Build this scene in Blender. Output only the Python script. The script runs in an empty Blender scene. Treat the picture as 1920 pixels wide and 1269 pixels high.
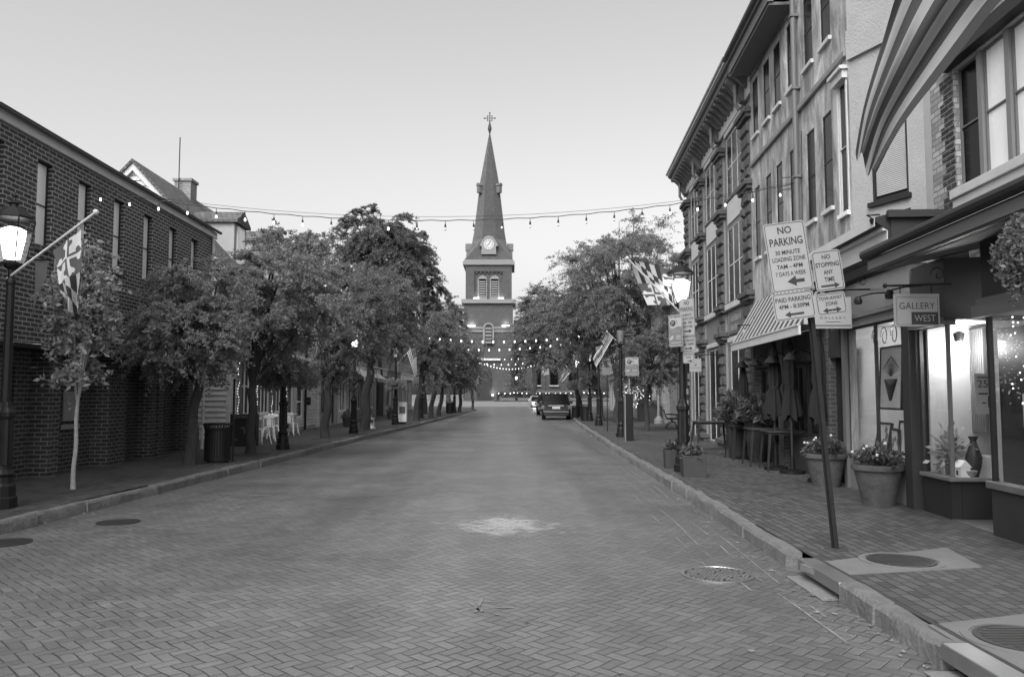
import bpy, math, random
import numpy as np
from mathutils import Matrix, Vector
R = math.radians
random.seed(7)
SC = bpy.context.scene
COL = SC.collection

# ---------------------------------------------------------------- camera
F, HZ, CX, CY, EYE = 1493.0, 738.0, 960.0, 634.5, 1.7
TILT = math.atan((HZ - CY) / F)
cam = bpy.data.cameras.new('camera')
cam.sensor_width = 36; cam.lens = F / 1920 * 36; cam.clip_start = .1; cam.clip_end = 3000
camo = bpy.data.objects.new('camera', cam); COL.objects.link(camo)
camo.location = (0, 0, EYE); camo.rotation_euler = (math.pi / 2 + TILT, 0, 0)
SC.camera = camo
def ray(u, v):
    a, b = (u - CX) / F, (CY - v) / F
    return Vector((a, math.cos(TILT) - b * math.sin(TILT), math.sin(TILT) + b * math.cos(TILT)))
def G(u, v, z=.15):                       # photo pixel -> point on height z
    d = ray(u, v); t = (z - EYE) / d.z
    return Vector((d.x * t, d.y * t, z))
def AT(u, v, Y):                          # photo pixel -> point at distance Y
    d = ray(u, v); t = Y / d.y
    return Vector((d.x * t, Y, EYE + d.z * t))

# ---------------------------------------------------------------- sky, sun, exposure
W = bpy.data.worlds.new('World'); SC.world = W; W.use_nodes = True
nt = W.node_tree; bg = nt.nodes['Background']
sky = nt.nodes.new('ShaderNodeTexSky'); sky.sky_type = 'NISHITA'; sky.sun_disc = False
SUN_EL, SUN_ROT = R(45), R(200)
sky.sun_elevation = SUN_EL; sky.sun_rotation = SUN_ROT
sky.air_density = 1.3; sky.dust_density = 5.5; sky.ozone_density = 1
bw = nt.nodes.new('ShaderNodeRGBToBW')    # the photograph is black and white
nt.links.new(sky.outputs[0], bw.inputs[0]); nt.links.new(bw.outputs[0], bg.inputs[0])
bg.inputs[1].default_value = .118
sun = bpy.data.lights.new('sun', 'SUN'); sun.energy = .6; sun.angle = R(40); sun.color = (1, 1, 1)
suno = bpy.data.objects.new('sun', sun); COL.objects.link(suno)
sd = Vector((math.sin(SUN_ROT) * math.cos(SUN_EL), math.cos(SUN_ROT) * math.cos(SUN_EL), math.sin(SUN_EL)))
suno.rotation_euler = sd.to_track_quat('Z', 'Y').to_euler()
vs = SC.view_settings; vs.view_transform = 'Standard'; vs.look = 'None'; vs.gamma = 1
vs.exposure = 1.35
SC.cycles.use_denoising = True
SC.cycles.max_bounces = 6; SC.cycles.transparent_max_bounces = 12

# ---------------------------------------------------------------- materials
def nn(t, k, **kw):
    n = t.nodes.new(k)
    for a, b in kw.items(): setattr(n, a, b)
    return n
def math_(t, op, a, b=None, c=None):
    n = nn(t, 'ShaderNodeMath', operation=op)
    for i, x in enumerate((a, b, c)):
        if x is None: continue
        if isinstance(x, (int, float)): n.inputs[i].default_value = x
        else: t.links.new(x, n.inputs[i])
    return n.outputs[0]
def base_mat(name, rough, metal=0):
    m = bpy.data.materials.new(name); m.use_nodes = True
    p = m.node_tree.nodes['Principled BSDF']
    p.inputs['Roughness'].default_value = rough; p.inputs['Metallic'].default_value = metal
    return m, m.node_tree, p
def g4(c): return (c, c, c, 1)
def mat(name, c, rough=.7, metal=0, var=.25, scale=3.0, bump=0., bscale=40., spec=None, streak=0, emit=0):
    m, t, p = base_mat(name, rough, metal)
    tc = nn(t, 'ShaderNodeTexCoord')
    mp = nn(t, 'ShaderNodeMapping'); t.links.new(tc.outputs['Object'], mp.inputs[0])
    if streak: mp.inputs['Scale'].default_value = (1, 1, 1 / streak)
    n1 = nn(t, 'ShaderNodeTexNoise'); n1.inputs['Scale'].default_value = scale; n1.inputs['Detail'].default_value = 7
    n1.inputs['Roughness'].default_value = .65
    t.links.new(mp.outputs[0], n1.inputs['Vector'])
    f = math_(t, 'MULTIPLY_ADD', n1.outputs[0], 2 * var * 1.6, 1 - var * 1.6)
    v = math_(t, 'MULTIPLY', f, c)
    t.links.new(v, p.inputs['Base Color'])
    rr = math_(t, 'MULTIPLY_ADD', n1.outputs[0], .25, rough - .12); t.links.new(rr, p.inputs['Roughness'])
    if bump:
        n2 = nn(t, 'ShaderNodeTexNoise'); n2.inputs['Scale'].default_value = bscale; n2.inputs['Detail'].default_value = 4
        t.links.new(tc.outputs['Object'], n2.inputs['Vector'])
        b = nn(t, 'ShaderNodeBump'); b.inputs['Strength'].default_value = bump; b.inputs['Distance'].default_value = .02
        t.links.new(n2.outputs[0], b.inputs['Height']); t.links.new(b.outputs[0], p.inputs['Normal'])
    if spec is not None: p.inputs['Specular IOR Level'].default_value = spec
    if emit:
        p.inputs['Emission Color'].default_value = (1, 1, 1, 1); p.inputs['Emission Strength'].default_value = emit
    return m
def planar(t, flat=False):
    tc = nn(t, 'ShaderNodeTexCoord'); sp = nn(t, 'ShaderNodeSeparateXYZ'); t.links.new(tc.outputs['Object'], sp.inputs[0])
    if flat: u, v = sp.outputs[1], sp.outputs[0]
    else:
        ge = nn(t, 'ShaderNodeNewGeometry'); vt = nn(t, 'ShaderNodeVectorTransform', vector_type='NORMAL', convert_from='WORLD', convert_to='OBJECT')
        t.links.new(ge.outputs['Normal'], vt.inputs[0]); s2 = nn(t, 'ShaderNodeSeparateXYZ'); t.links.new(vt.outputs[0], s2.inputs[0])
        k = math_(t, 'GREATER_THAN', math_(t, 'ABSOLUTE', s2.outputs[0]), .5)
        u = math_(t, 'ADD', math_(t, 'MULTIPLY', sp.outputs[1], k), math_(t, 'MULTIPLY', sp.outputs[0], math_(t, 'SUBTRACT', 1, k)))
        v = sp.outputs[2]
    cb = nn(t, 'ShaderNodeCombineXYZ'); t.links.new(u, cb.inputs[0]); t.links.new(v, cb.inputs[1])
    return cb.outputs[0], tc
def brick_mat(name, c1, c2, mortar, bw_=.22, bh=.075, ms=.011, rough=.85, bump=.6, flat=False, var=.25, vs_=2., big=.12):
    m, t, p = base_mat(name, rough)
    vec, tc = planar(t, flat)
    wob = nn(t, 'ShaderNodeTexNoise'); wob.inputs['Scale'].default_value = 6; t.links.new(tc.outputs['Object'], wob.inputs['Vector'])
    va = nn(t, 'ShaderNodeVectorMath', operation='MULTIPLY_ADD'); t.links.new(wob.outputs['Color'], va.inputs[0])
    va.inputs[1].default_value = (.012, .012, 0); t.links.new(vec, va.inputs[2])
    br = nn(t, 'ShaderNodeTexBrick'); t.links.new(va.outputs[0], br.inputs['Vector'])
    br.inputs['Color1'].default_value = g4(c1); br.inputs['Color2'].default_value = g4(c2); br.inputs['Mortar'].default_value = g4(mortar)
    br.inputs['Scale'].default_value = 1; br.inputs['Mortar Size'].default_value = ms; br.inputs['Mortar Smooth'].default_value = .3
    br.inputs['Brick Width'].default_value = bw_; br.inputs['Row Height'].default_value = bh; br.inputs['Bias'].default_value = 0
    n1 = nn(t, 'ShaderNodeTexNoise'); n1.inputs['Scale'].default_value = vs_; n1.inputs['Detail'].default_value = 8; n1.inputs['Roughness'].default_value = .7
    t.links.new(tc.outputs['Object'], n1.inputs['Vector'])
    n3 = nn(t, 'ShaderNodeTexNoise'); n3.inputs['Scale'].default_value = .35; n3.inputs['Detail'].default_value = 3
    t.links.new(tc.outputs['Object'], n3.inputs['Vector'])
    f = math_(t, 'MULTIPLY_ADD', n1.outputs[0], var * 3, 1 - var * 1.5)
    f = math_(t, 'MULTIPLY', f, math_(t, 'MULTIPLY_ADD', n3.outputs[0], big * 4, 1 - big * 2))
    mx = nn(t, 'ShaderNodeMix', data_type='RGBA', blend_type='MULTIPLY'); mx.inputs[0].default_value = 1
    t.links.new(br.outputs[0], mx.inputs[6]); t.links.new(f, mx.inputs[7]); t.links.new(mx.outputs[2], p.inputs['Base Color'])
    b = nn(t, 'ShaderNodeBump'); b.inputs['Strength'].default_value = bump; b.inputs['Distance'].default_value = .012
    h = math_(t, 'ADD', math_(t, 'SUBTRACT', 1, br.outputs['Fac']), math_(t, 'MULTIPLY', n1.outputs[0], .5))
    t.links.new(h, b.inputs['Height']); t.links.new(b.outputs[0], p.inputs['Normal'])
    return m
def herring_mat(name, size=.09, ang=45):
    m, t, p = base_mat(name, .6)
    tc = nn(t, 'ShaderNodeTexCoord'); mp = nn(t, 'ShaderNodeMapping'); mp.inputs['Rotation'].default_value = (0, 0, R(ang))
    mp.inputs['Scale'].default_value = (1 / size,) * 3
    wob = nn(t, 'ShaderNodeTexNoise'); wob.inputs['Scale'].default_value = 2.5; wob.inputs['Detail'].default_value = 3
    t.links.new(tc.outputs['Object'], wob.inputs['Vector'])
    va = nn(t, 'ShaderNodeVectorMath', operation='MULTIPLY_ADD'); t.links.new(wob.outputs['Color'], va.inputs[0])
    va.inputs[1].default_value = (.07, .07, 0); t.links.new(tc.outputs['Object'], va.inputs[2])
    t.links.new(va.outputs[0], mp.inputs[0]); sp = nn(t, 'ShaderNodeSeparateXYZ'); t.links.new(mp.outputs[0], sp.inputs[0])
    X, Y = sp.outputs[0], sp.outputs[1]
    i, j = math_(t, 'FLOOR', X), math_(t, 'FLOOR', Y)
    fx, fy = math_(t, 'SUBTRACT', X, i), math_(t, 'SUBTRACT', Y, j)
    k = math_(t, 'FLOORED_MODULO', math_(t, 'ADD', math_(t, 'SUBTRACT', i, j), .5), 4)
    def isk(n): return math_(t, 'COMPARE', k, n + .5, .3)
    k0, k1, k2, k3 = isk(0), isk(1), isk(2), isk(3)
    d = math_(t, 'MINIMUM', math_(t, 'ADD', fx, k1), math_(t, 'ADD', math_(t, 'SUBTRACT', 1, fx), k0))
    d2 = math_(t, 'MINIMUM', math_(t, 'ADD', fy, k2), math_(t, 'ADD', math_(t, 'SUBTRACT', 1, fy), k3))
    d = math_(t, 'MINIMUM', d, d2)
    ci, cj = math_(t, 'SUBTRACT', i, k1), math_(t, 'SUBTRACT', j, k2)
    cb = nn(t, 'ShaderNodeCombineXYZ'); t.links.new(ci, cb.inputs[0]); t.links.new(cj, cb.inputs[1])
    wn = nn(t, 'ShaderNodeTexWhiteNoise', noise_dimensions='2D'); t.links.new(cb.outputs[0], wn.inputs['Vector'])
    ms = nn(t, 'ShaderNodeMapRange', interpolation_type='SMOOTHSTEP'); ms.inputs[1].default_value = .01; ms.inputs[2].default_value = .10
    t.links.new(d, ms.inputs[0])
    n1 = nn(t, 'ShaderNodeTexNoise'); n1.inputs['Scale'].default_value = .55; n1.inputs['Detail'].default_value = 6; n1.inputs['Roughness'].default_value = .6
    t.links.new(tc.outputs['Object'], n1.inputs['Vector'])
    n2 = nn(t, 'ShaderNodeTexNoise'); n2.inputs['Scale'].default_value = 30; n2.inputs['Detail'].default_value = 5
    t.links.new(tc.outputs['Object'], n2.inputs['Vector'])
    # tyre-worn lanes: long noise along the street
    mp3 = nn(t, 'ShaderNodeMapping'); mp3.inputs['Scale'].default_value = (1.1, .06, 1); t.links.new(tc.outputs['Object'], mp3.inputs[0])
    n3 = nn(t, 'ShaderNodeTexNoise'); n3.inputs['Scale'].default_value = 1; n3.inputs['Detail'].default_value = 4; t.links.new(mp3.outputs[0], n3.inputs['Vector'])
    col = math_(t, 'MULTIPLY_ADD', wn.outputs[0], .034, .088)
    col = math_(t, 'MULTIPLY', col, math_(t, 'MULTIPLY_ADD', n1.outputs[0], 1.0, .5))
    col = math_(t, 'MULTIPLY', col, math_(t, 'MULTIPLY_ADD', n3.outputs[0], 1.1, .45))
    col = math_(t, 'MULTIPLY', col, math_(t, 'MULTIPLY_ADD', n2.outputs[0], .5, .75))
    # pale chalky patch on the carriageway, broken up by noise
    vd = nn(t, 'ShaderNodeMapping'); vd.inputs['Location'].default_value = (.12 / .75, -10.5 / .85, 0); vd.inputs['Scale'].default_value = (1 / .75, 1 / .85, 1)
    t.links.new(tc.outputs['Object'], vd.inputs[0])
    ln = nn(t, 'ShaderNodeVectorMath', operation='LENGTH'); t.links.new(vd.outputs[0], ln.inputs[0])
    n4 = nn(t, 'ShaderNodeTexNoise'); n4.inputs['Scale'].default_value = 3.2; n4.inputs['Detail'].default_value = 12; n4.inputs['Roughness'].default_value = .85; n4.inputs['Distortion'].default_value = .6
    t.links.new(tc.outputs['Object'], n4.inputs['Vector'])
    pr = nn(t, 'ShaderNodeMapRange', interpolation_type='SMOOTHSTEP'); pr.inputs[1].default_value = .22; pr.inputs[2].default_value = .52
    t.links.new(math_(t, 'SUBTRACT', math_(t, 'MULTIPLY', n4.outputs[0], 1.25), math_(t, 'MULTIPLY_ADD', ln.outputs['Value'], .30, math_(t, 'MULTIPLY', wn.outputs[0], .16))), pr.inputs[0])
    # scattered pale efflorescence everywhere
    n5 = nn(t, 'ShaderNodeTexNoise'); n5.inputs['Scale'].default_value = 1.3; n5.inputs['Detail'].default_value = 10; n5.inputs['Roughness'].default_value = .75
    t.links.new(tc.outputs['Object'], n5.inputs['Vector'])
    pr5 = nn(t, 'ShaderNodeMapRange'); pr5.inputs[1].default_value = .60; pr5.inputs[2].default_value = .78; t.links.new(n5.outputs[0], pr5.inputs[0])
    pale = math_(t, 'ADD', math_(t, 'MULTIPLY', pr.outputs[0], .22), math_(t, 'MULTIPLY', pr5.outputs[0], .10))
    col = math_(t, 'ADD', col, pale)
    jk = nn(t, 'ShaderNodeMapRange'); jk.inputs[1].default_value = .35; jk.inputs[2].default_value = .62; jk.inputs[3].default_value = .25; jk.inputs[4].default_value = .85; t.links.new(n5.outputs[0], jk.inputs[0])
    col = math_(t, 'MULTIPLY', col, math_(t, 'SUBTRACT', 1, math_(t, 'MULTIPLY', math_(t, 'SUBTRACT', 1, ms.outputs[0]), jk.outputs[0])))
    t.links.new(col, p.inputs['Base Color'])
    t.links.new(math_(t, 'MULTIPLY_ADD', n1.outputs[0], .3, .22), p.inputs['Roughness']); p.inputs['Specular IOR Level'].default_value = .75
    b = nn(t, 'ShaderNodeBump'); b.inputs['Strength'].default_value = .55; b.inputs['Distance'].default_value = .01
    h = math_(t, 'ADD', ms.outputs[0], math_(t, 'ADD', math_(t, 'MULTIPLY', wn.outputs[0], .35), math_(t, 'MULTIPLY', n2.outputs[0], .35)))
    t.links.new(h, b.inputs['Height']); t.links.new(b.outputs[0], p.inputs['Normal'])
    return m
def leaf_mat(name, lo, hi, trans=.35):
    m, t, p = base_mat(name, .55)
    ge = nn(t, 'ShaderNodeNewGeometry'); tc = nn(t, 'ShaderNodeTexCoord')
    n1 = nn(t, 'ShaderNodeTexNoise'); n1.inputs['Scale'].default_value = 1.1; n1.inputs['Detail'].default_value = 3
    t.links.new(tc.outputs['Object'], n1.inputs['Vector'])
    v = math_(t, 'MULTIPLY_ADD', ge.outputs['Random Per Island'], hi - lo, lo)
    v = math_(t, 'MULTIPLY', v, math_(t, 'MULTIPLY_ADD', n1.outputs[0], 1.2, .4))
    t.links.new(v, p.inputs['Base Color']); p.inputs['Specular IOR Level'].default_value = .35
    tr = nn(t, 'ShaderNodeBsdfTranslucent'); t.links.new(math_(t, 'MULTIPLY', v, 1.5), tr.inputs[0])
    mx = nn(t, 'ShaderNodeMixShader'); mx.inputs[0].default_value = trans
    t.links.new(p.outputs[0], mx.inputs[1]); t.links.new(tr.outputs[0], mx.inputs[2])
    t.links.new(mx.outputs[0], t.nodes['Material Output'].inputs[0])
    return m
def glass_mat(name, tint=1.0, ior=1.55):
    m = bpy.data.materials.new(name); m.use_nodes = True; t = m.node_tree; t.nodes.clear()
    o = nn(t, 'ShaderNodeOutputMaterial'); a = nn(t, 'ShaderNodeBsdfTransparent'); a.inputs[0].default_value = g4(tint)
    b = nn(t, 'ShaderNodeBsdfGlossy'); b.inputs['Roughness'].default_value = .03
    f = nn(t, 'ShaderNodeLayerWeight'); f.inputs[0].default_value = .5; fr = math_(t, 'MULTIPLY_ADD', math_(t, 'POWER', f.outputs['Facing'], 4.2), .5, .05 if ior > 1.4 else .03)
    x = nn(t, 'ShaderNodeMixShader'); t.links.new(fr, x.inputs[0]); t.links.new(a.outputs[0], x.inputs[1]); t.links.new(b.outputs[0], x.inputs[2])
    t.links.new(x.outputs[0], o.inputs[0]); return m
def cloth_mat(name, c, tr=.3):
    m, t, p = base_mat(name, .9)
    tc = nn(t, 'ShaderNodeTexCoord'); n1 = nn(t, 'ShaderNodeTexNoise'); n1.inputs['Scale'].default_value = 5; t.links.new(tc.outputs['Object'], n1.inputs['Vector'])
    v = math_(t, 'MULTIPLY', math_(t, 'MULTIPLY_ADD', n1.outputs[0], .3, .85), c); t.links.new(v, p.inputs['Base Color'])
    b = nn(t, 'ShaderNodeBsdfTranslucent'); t.links.new(v, b.inputs[0]); mx = nn(t, 'ShaderNodeMixShader'); mx.inputs[0].default_value = tr
    t.links.new(p.outputs[0], mx.inputs[1]); t.links.new(b.outputs[0], mx.inputs[2]); t.links.new(mx.outputs[0], t.nodes['Material Output'].inputs[0])
    return m
def emit_mat(name, s, c=1.0):
    m = bpy.data.materials.new(name); m.use_nodes = True; t = m.node_tree; t.nodes.clear()
    o = nn(t, 'ShaderNodeOutputMaterial'); e = nn(t, 'ShaderNodeEmission'); e.inputs[0].default_value = g4(c); e.inputs[1].default_value = s
    t.links.new(e.outputs[0], o.inputs[0]); return m

def stucco_mat():
    m, t, p = base_mat('weathered_stucco', .88)
    tc = nn(t, 'ShaderNodeTexCoord'); mp = nn(t, 'ShaderNodeMapping'); mp.inputs['Scale'].default_value = (1, 1, .32); t.links.new(tc.outputs['Object'], mp.inputs[0])
    a = nn(t, 'ShaderNodeTexNoise'); a.inputs['Scale'].default_value = 2.4; a.inputs['Detail'].default_value = 9; a.inputs['Roughness'].default_value = .72; a.inputs['Distortion'].default_value = .5; t.links.new(mp.outputs[0], a.inputs['Vector'])
    r = nn(t, 'ShaderNodeValToRGB'); t.links.new(a.outputs[0], r.inputs[0]); e = r.color_ramp.elements
    e[0].position = .3; e[0].color = g4(.12); e[1].position = .66; e[1].color = g4(.62)
    for q, c in ((.44, .20), (.5, .31), (.56, .38)): z = e.new(q); z.color = g4(c)
    b = nn(t, 'ShaderNodeTexNoise'); b.inputs['Scale'].default_value = .5; b.inputs['Detail'].default_value = 3; t.links.new(tc.outputs['Object'], b.inputs['Vector'])
    mx = nn(t, 'ShaderNodeMix', data_type='RGBA', blend_type='MULTIPLY'); mx.inputs[0].default_value = 1; t.links.new(r.outputs[0], mx.inputs[6]); t.links.new(math_(t, 'MULTIPLY_ADD', b.outputs[0], 1.0, .5), mx.inputs[7]); t.links.new(mx.outputs[2], p.inputs['Base Color'])
    c = nn(t, 'ShaderNodeTexNoise'); c.inputs['Scale'].default_value = 16; c.inputs['Detail'].default_value = 6; t.links.new(tc.outputs['Object'], c.inputs['Vector'])
    bp = nn(t, 'ShaderNodeBump'); bp.inputs['Strength'].default_value = .5; bp.inputs['Distance'].default_value = .02; t.links.new(math_(t, 'ADD', c.outputs[0], a.outputs[0]), bp.inputs['Height']); t.links.new(bp.outputs[0], p.inputs['Normal'])
    return m

K = dict(
 road=herring_mat('road_brick_paving'),
 walk=brick_mat('pavement_brick', .035, .075, .018, .20, .10, .009, .7, .7, flat=True, var=.22, vs_=3, big=.18),
 ground=mat('ground_soil', .12, .9), granite=mat('granite_kerb', .115, .8, var=.45, scale=5, bump=.9, bscale=22),
 asphalt=mat('asphalt', .16, .8, var=.2, scale=6, bump=.3), concrete=mat('concrete', .13, .8, var=.2, scale=4, bump=.25, bscale=60),
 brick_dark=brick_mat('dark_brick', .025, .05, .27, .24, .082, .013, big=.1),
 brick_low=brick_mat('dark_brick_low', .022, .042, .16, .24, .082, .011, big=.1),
 brick_red=brick_mat('church_brick', .05, .072, .075, .3, .1, .01, big=.05),
 brick_pale=brick_mat('pale_brick', .22, .42, .18, .22, .085, .012),
 brick_mid=brick_mat('mid_brick', .15, .22, .26, .22, .075, .011),
 rock=mat('rock_faced_stone', .075, .9, var=.5, scale=5, bump=1.0, bscale=12), joint=mat('stone_joint', .2, .9),
 band=mat('stucco_band', .2, .85, var=.3, bump=.3),
 stucco2=mat('grey_stucco', .31, .9, var=.13, scale=2.2, bump=.6, bscale=30),
 white=mat('white_paint', .78, .55, var=.1, scale=5), offw=mat('off_white_trim', .48, .6, var=.15, scale=4),
 clap=mat('clapboard_paint', .5, .6, var=.14, scale=2, bump=.1), panel=mat('grey_panel', .17, .6, var=.1),
 trimg=mat('grey_trim', .12, .6, var=.15), dark=mat('dark_paint', .02, .5, var=.2, spec=.3), black=mat('black_iron', .01, .5, var=.3, bump=.15, spec=.25),
 blackp=mat('black_panel', .016, .55), shingle=brick_mat('roof_shingles', .07, .13, .03, .18, .12, .012, bump=.8),
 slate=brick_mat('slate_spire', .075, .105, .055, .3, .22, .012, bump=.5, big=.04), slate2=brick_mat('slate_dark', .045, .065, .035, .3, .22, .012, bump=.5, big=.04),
 metal=mat('galvanised_metal', .3, .4, .8, var=.15), metald=mat('dark_metal', .045, .5, .3, var=.2, spec=.3),
 glassd=mat('dark_window_glass', .005, .2, var=.1, spec=.12), glassw=mat('bright_window_shade', .8, .25, var=.15, scale=1.5, spec=.8, streak=2),
 glass=glass_mat('shop_glass'), glassl=glass_mat('lantern_glass', .93, 1.3),
 curtain=mat('curtain', .5, .9, var=.2), bark=mat('bark', .03, .95, var=.5, scale=14, bump=1., bscale=25, streak=4), barkp=mat('pale_bark', .3, .9, var=.3, scale=14, bump=.4),
 leaf=leaf_mat('leaves', .11, .25, .5), leafl=leaf_mat('pale_leaves', .12, .38, .4), leafd=leaf_mat('dark_leaves', .09, .2, .45), leafx=leaf_mat('pot_plant_leaves', .03, .13, .3), leafn=leaf_mat('needle_leaves', .09, .19, .45),
 brick_pub=brick_mat('pub_brick', .035, .07, .09, .2, .075, .012), stucco=stucco_mat(),
 terra=mat('weathered_terracotta', .06, .9, var=.6, scale=5, bump=.5, bscale=20), potd=mat('dark_planter', .02, .7, var=.3), potm=mat('grey_planter', .028, .7, var=.3, scale=6),
 signw=mat('sign_face', .27, .45, var=.06), signk=mat('sign_ink', .02, .5, var=.05), signg=mat('sign_grey', .12, .5, var=.05), signm=mat('sign_mid', .28, .5, var=.05),
 gold=cloth_mat('flag_gold', .42), cblk=cloth_mat('flag_black', .02, .1), cwht=cloth_mat('flag_white', .62), cred=cloth_mat('flag_red', .1), cblu=cloth_mat('flag_blue', .035, .1),
 stripe_d=cloth_mat('stripe_dark', .022, .08), stripe_l=cloth_mat('stripe_light', .23), umb=cloth_mat('umbrella_cloth', .009, .03),
 aw_l=cloth_mat('awning_light', .42, .2), aw_d=cloth_mat('awning_dark', .04, .1),
 wood=mat('pale_wood_pole', .42, .6, var=.1), soil=mat('soil', .035, .95, bump=.8), litter=mat('pale_leaf_litter', .17, .8),
 glow=emit_mat('lamp_glow', 3.5), glowdim=emit_mat('lamp_glow_dim', .3), bulb=emit_mat('bulb_glow', 1.8), bulboff=mat('bulb_glass', .6, .2), bulbs=emit_mat('bulb_small', 1.5),
 dial=emit_mat('clock_dial', .38), carpet=mat('car_paint', .025, .25, .3, var=.05), silver=mat('silver_car_paint', .4, .3, .5, var=.05),
 tyre=mat('tyre_rubber', .02, .85), red=mat('tail_light', .12, .2), chrome=mat('chrome', .6, .15, 1.0), plate=mat('licence_plate', .5, .5),
 poster=mat('poster_paper', .5, .7, var=.12, scale=8), cream=mat('interior_wall', .38, .9, var=.08), paper=mat('framed_print', .45, .7, var=.2),
 paintl=mat('road_paint', .165, .7, var=.6, scale=9), wire=mat('wire', .02, .6),
)

# ---------------------------------------------------------------- mesh builder
class MB:
    def __init__(s, M=None): s.v = []; s.f = []; s.m = []; s.M = M or Matrix()
    def add(s, vs, fs, m=0):
        o = len(s.v); M = s.M
        s.v += [tuple(M @ Vector(p)) for p in vs]; s.f += [tuple(i + o for i in f) for f in fs]; s.m += [m] * len(fs)
    def quad(s, a, b, c, d, m=0): s.add([a, b, c, d], [(0, 1, 2, 3)], m)
    def box(s, x0, x1, y0, y1, z0, z1, m=0):
        if x0 > x1: x0, x1 = x1, x0
        if y0 > y1: y0, y1 = y1, y0
        s.add([(x0, y0, z0), (x1, y0, z0), (x1, y1, z0), (x0, y1, z0), (x0, y0, z1), (x1, y0, z1), (x1, y1, z1), (x0, y1, z1)],
              [(0, 3, 2, 1), (4, 5, 6, 7), (0, 1, 5, 4), (1, 2, 6, 5), (2, 3, 7, 6), (3, 0, 4, 7)], m)
    def tube(s, pts, r, n=8, m=0, cap=True):
        pts = [Vector(p) for p in pts]; k = len(pts)
        rs = r if isinstance(r, (list, tuple)) else [r] * k
        vs = []
        for i, p in enumerate(pts):
            d = (pts[min(i + 1, k - 1)] - pts[max(i - 1, 0)])
            d = d.normalized() if d.length > 1e-9 else Vector((0, 0, 1))
            a = d.cross(Vector((0, 0, 1)) if abs(d.z) < .9 else Vector((1, 0, 0))).normalized(); b = d.cross(a)
            for j in range(n):
                t = 2 * math.pi * j / n; vs.append(p + (a * math.cos(t) + b * math.sin(t)) * rs[i])
        fs = [(i * n + j, i * n + (j + 1) % n, (i + 1) * n + (j + 1) % n, (i + 1) * n + j) for i in range(k - 1) for j in range(n)]
        if cap: fs += [tuple(range(n))[::-1], tuple((k - 1) * n + j for j in range(n))]
        s.add(vs, fs, m)
    def lathe(s, prof, c=(0, 0, 0), n=16, m=0, flute=0, cap=True, rot=0):
        vs = []
        for (r, z) in prof:
            for j in range(n):
                t = 2 * math.pi * j / n + rot; q = r * (1 - flute * (j % 2)); vs.append((c[0] + q * math.cos(t), c[1] + q * math.sin(t), c[2] + z))
        k = len(prof)
        fs = [(i * n + j, i * n + (j + 1) % n, (i + 1) * n + (j + 1) % n, (i + 1) * n + j) for i in range(k - 1) for j in range(n)]
        if cap: fs += [tuple(range(n))[::-1], tuple((k - 1) * n + j for j in range(n))]
        s.add(vs, fs, m)
    def prism(s, poly, a, b, axis='y', m=0):       # poly in the two other axes
        n = len(poly)
        def P(p, h): return {'y': (p[0], h, p[1]), 'x': (h, p[0], p[1]), 'z': (p[0], p[1], h)}[axis]
        s.add([P(p, a) for p in poly] + [P(p, b) for p in poly],
              [tuple(range(n)), tuple(range(n, 2 * n))[::-1]] + [(i, n + i, n + (i + 1) % n, (i + 1) % n) for i in range(n)], m)
    def ball(s, c, r, n=10, m=0, sz=1):
        prof = [(max(r * math.sin(math.pi * i / 8), 1e-4), -r * sz * math.cos(math.pi * i / 8)) for i in range(9)]
        s.lathe(prof, c, n, m, cap=False)
    def text(s, txt, o, right, up, h, w=None, ext=.002, m=0, bold=0, align='CENTER', maxw=None):
        cu = bpy.data.curves.new('t', 'FONT'); cu.body = txt; cu.extrude = 0; cu.offset = bold; cu.resolution_u = 3
        ob = bpy.data.objects.new('t', cu); me = bpy.data.meshes.new_from_object(ob)
        if len(me.vertices) == 0: return
        P = [v.co.copy() for v in me.vertices]; x0 = min(p.x for p in P); x1 = max(p.x for p in P); y0 = min(p.y for p in P); y1 = max(p.y for p in P)
        sy = h / max(y1 - y0, 1e-6); sx = sy if w is None else w / max(x1 - x0, 1e-6)
        if maxw and (x1 - x0) * sx > maxw: sx = maxw / (x1 - x0)
        o, right, up = Vector(o), Vector(right), Vector(up); nrm = right.cross(up)
        off = {'CENTER': (x0 + x1) / 2, 'LEFT': x0}[align]
        s.add([o + right * (p.x - off) * sx + up * (p.y - y0) * sy + nrm * ext for p in P], [tuple(f.vertices) for f in me.polygons], m)
        bpy.data.objects.remove(ob); bpy.data.curves.remove(cu); bpy.data.meshes.remove(me)
    def build(s, name, mats, parent=None, smooth=False, bevel=0, loc=None):
        me = bpy.data.meshes.new(name); me.from_pydata(s.v, [], s.f)
        if not isinstance(mats, (list, tuple)): mats = [mats]
        for q in mats: me.materials.append(K[q] if isinstance(q, str) else q)
        if len(mats) > 1: me.polygons.foreach_set('material_index', s.m)
        if smooth: me.polygons.foreach_set('use_smooth', [True] * len(me.polygons))
        me.update()
        o = bpy.data.objects.new(name, me); COL.objects.link(o)
        if smooth and smooth != 'all':
            try: me.set_sharp_from_angle(angle=R(35))
            except Exception: pass
        if parent is not None: o.parent = parent
        if loc is not None: o.location = loc
        if bevel:
            b = o.modifiers.new('bevel', 'BEVEL'); b.width = bevel; b.segments = 2; b.limit_method = 'ANGLE'
        return o
def tag(o, label=None, cat=None, group=None, kind=None):
    if label: o['label'] = label
    if cat: o['category'] = cat
    if group: o['group'] = group
    if kind: o['kind'] = kind
    return o
def empty(name, loc=(0, 0, 0), rz=0, label=None, cat=None, group=None):
    o = bpy.data.objects.new(name, None); COL.objects.link(o); o.location = loc; o.rotation_euler = (0, 0, rz); o.empty_display_size = .1
    return tag(o, label, cat, group)
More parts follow.
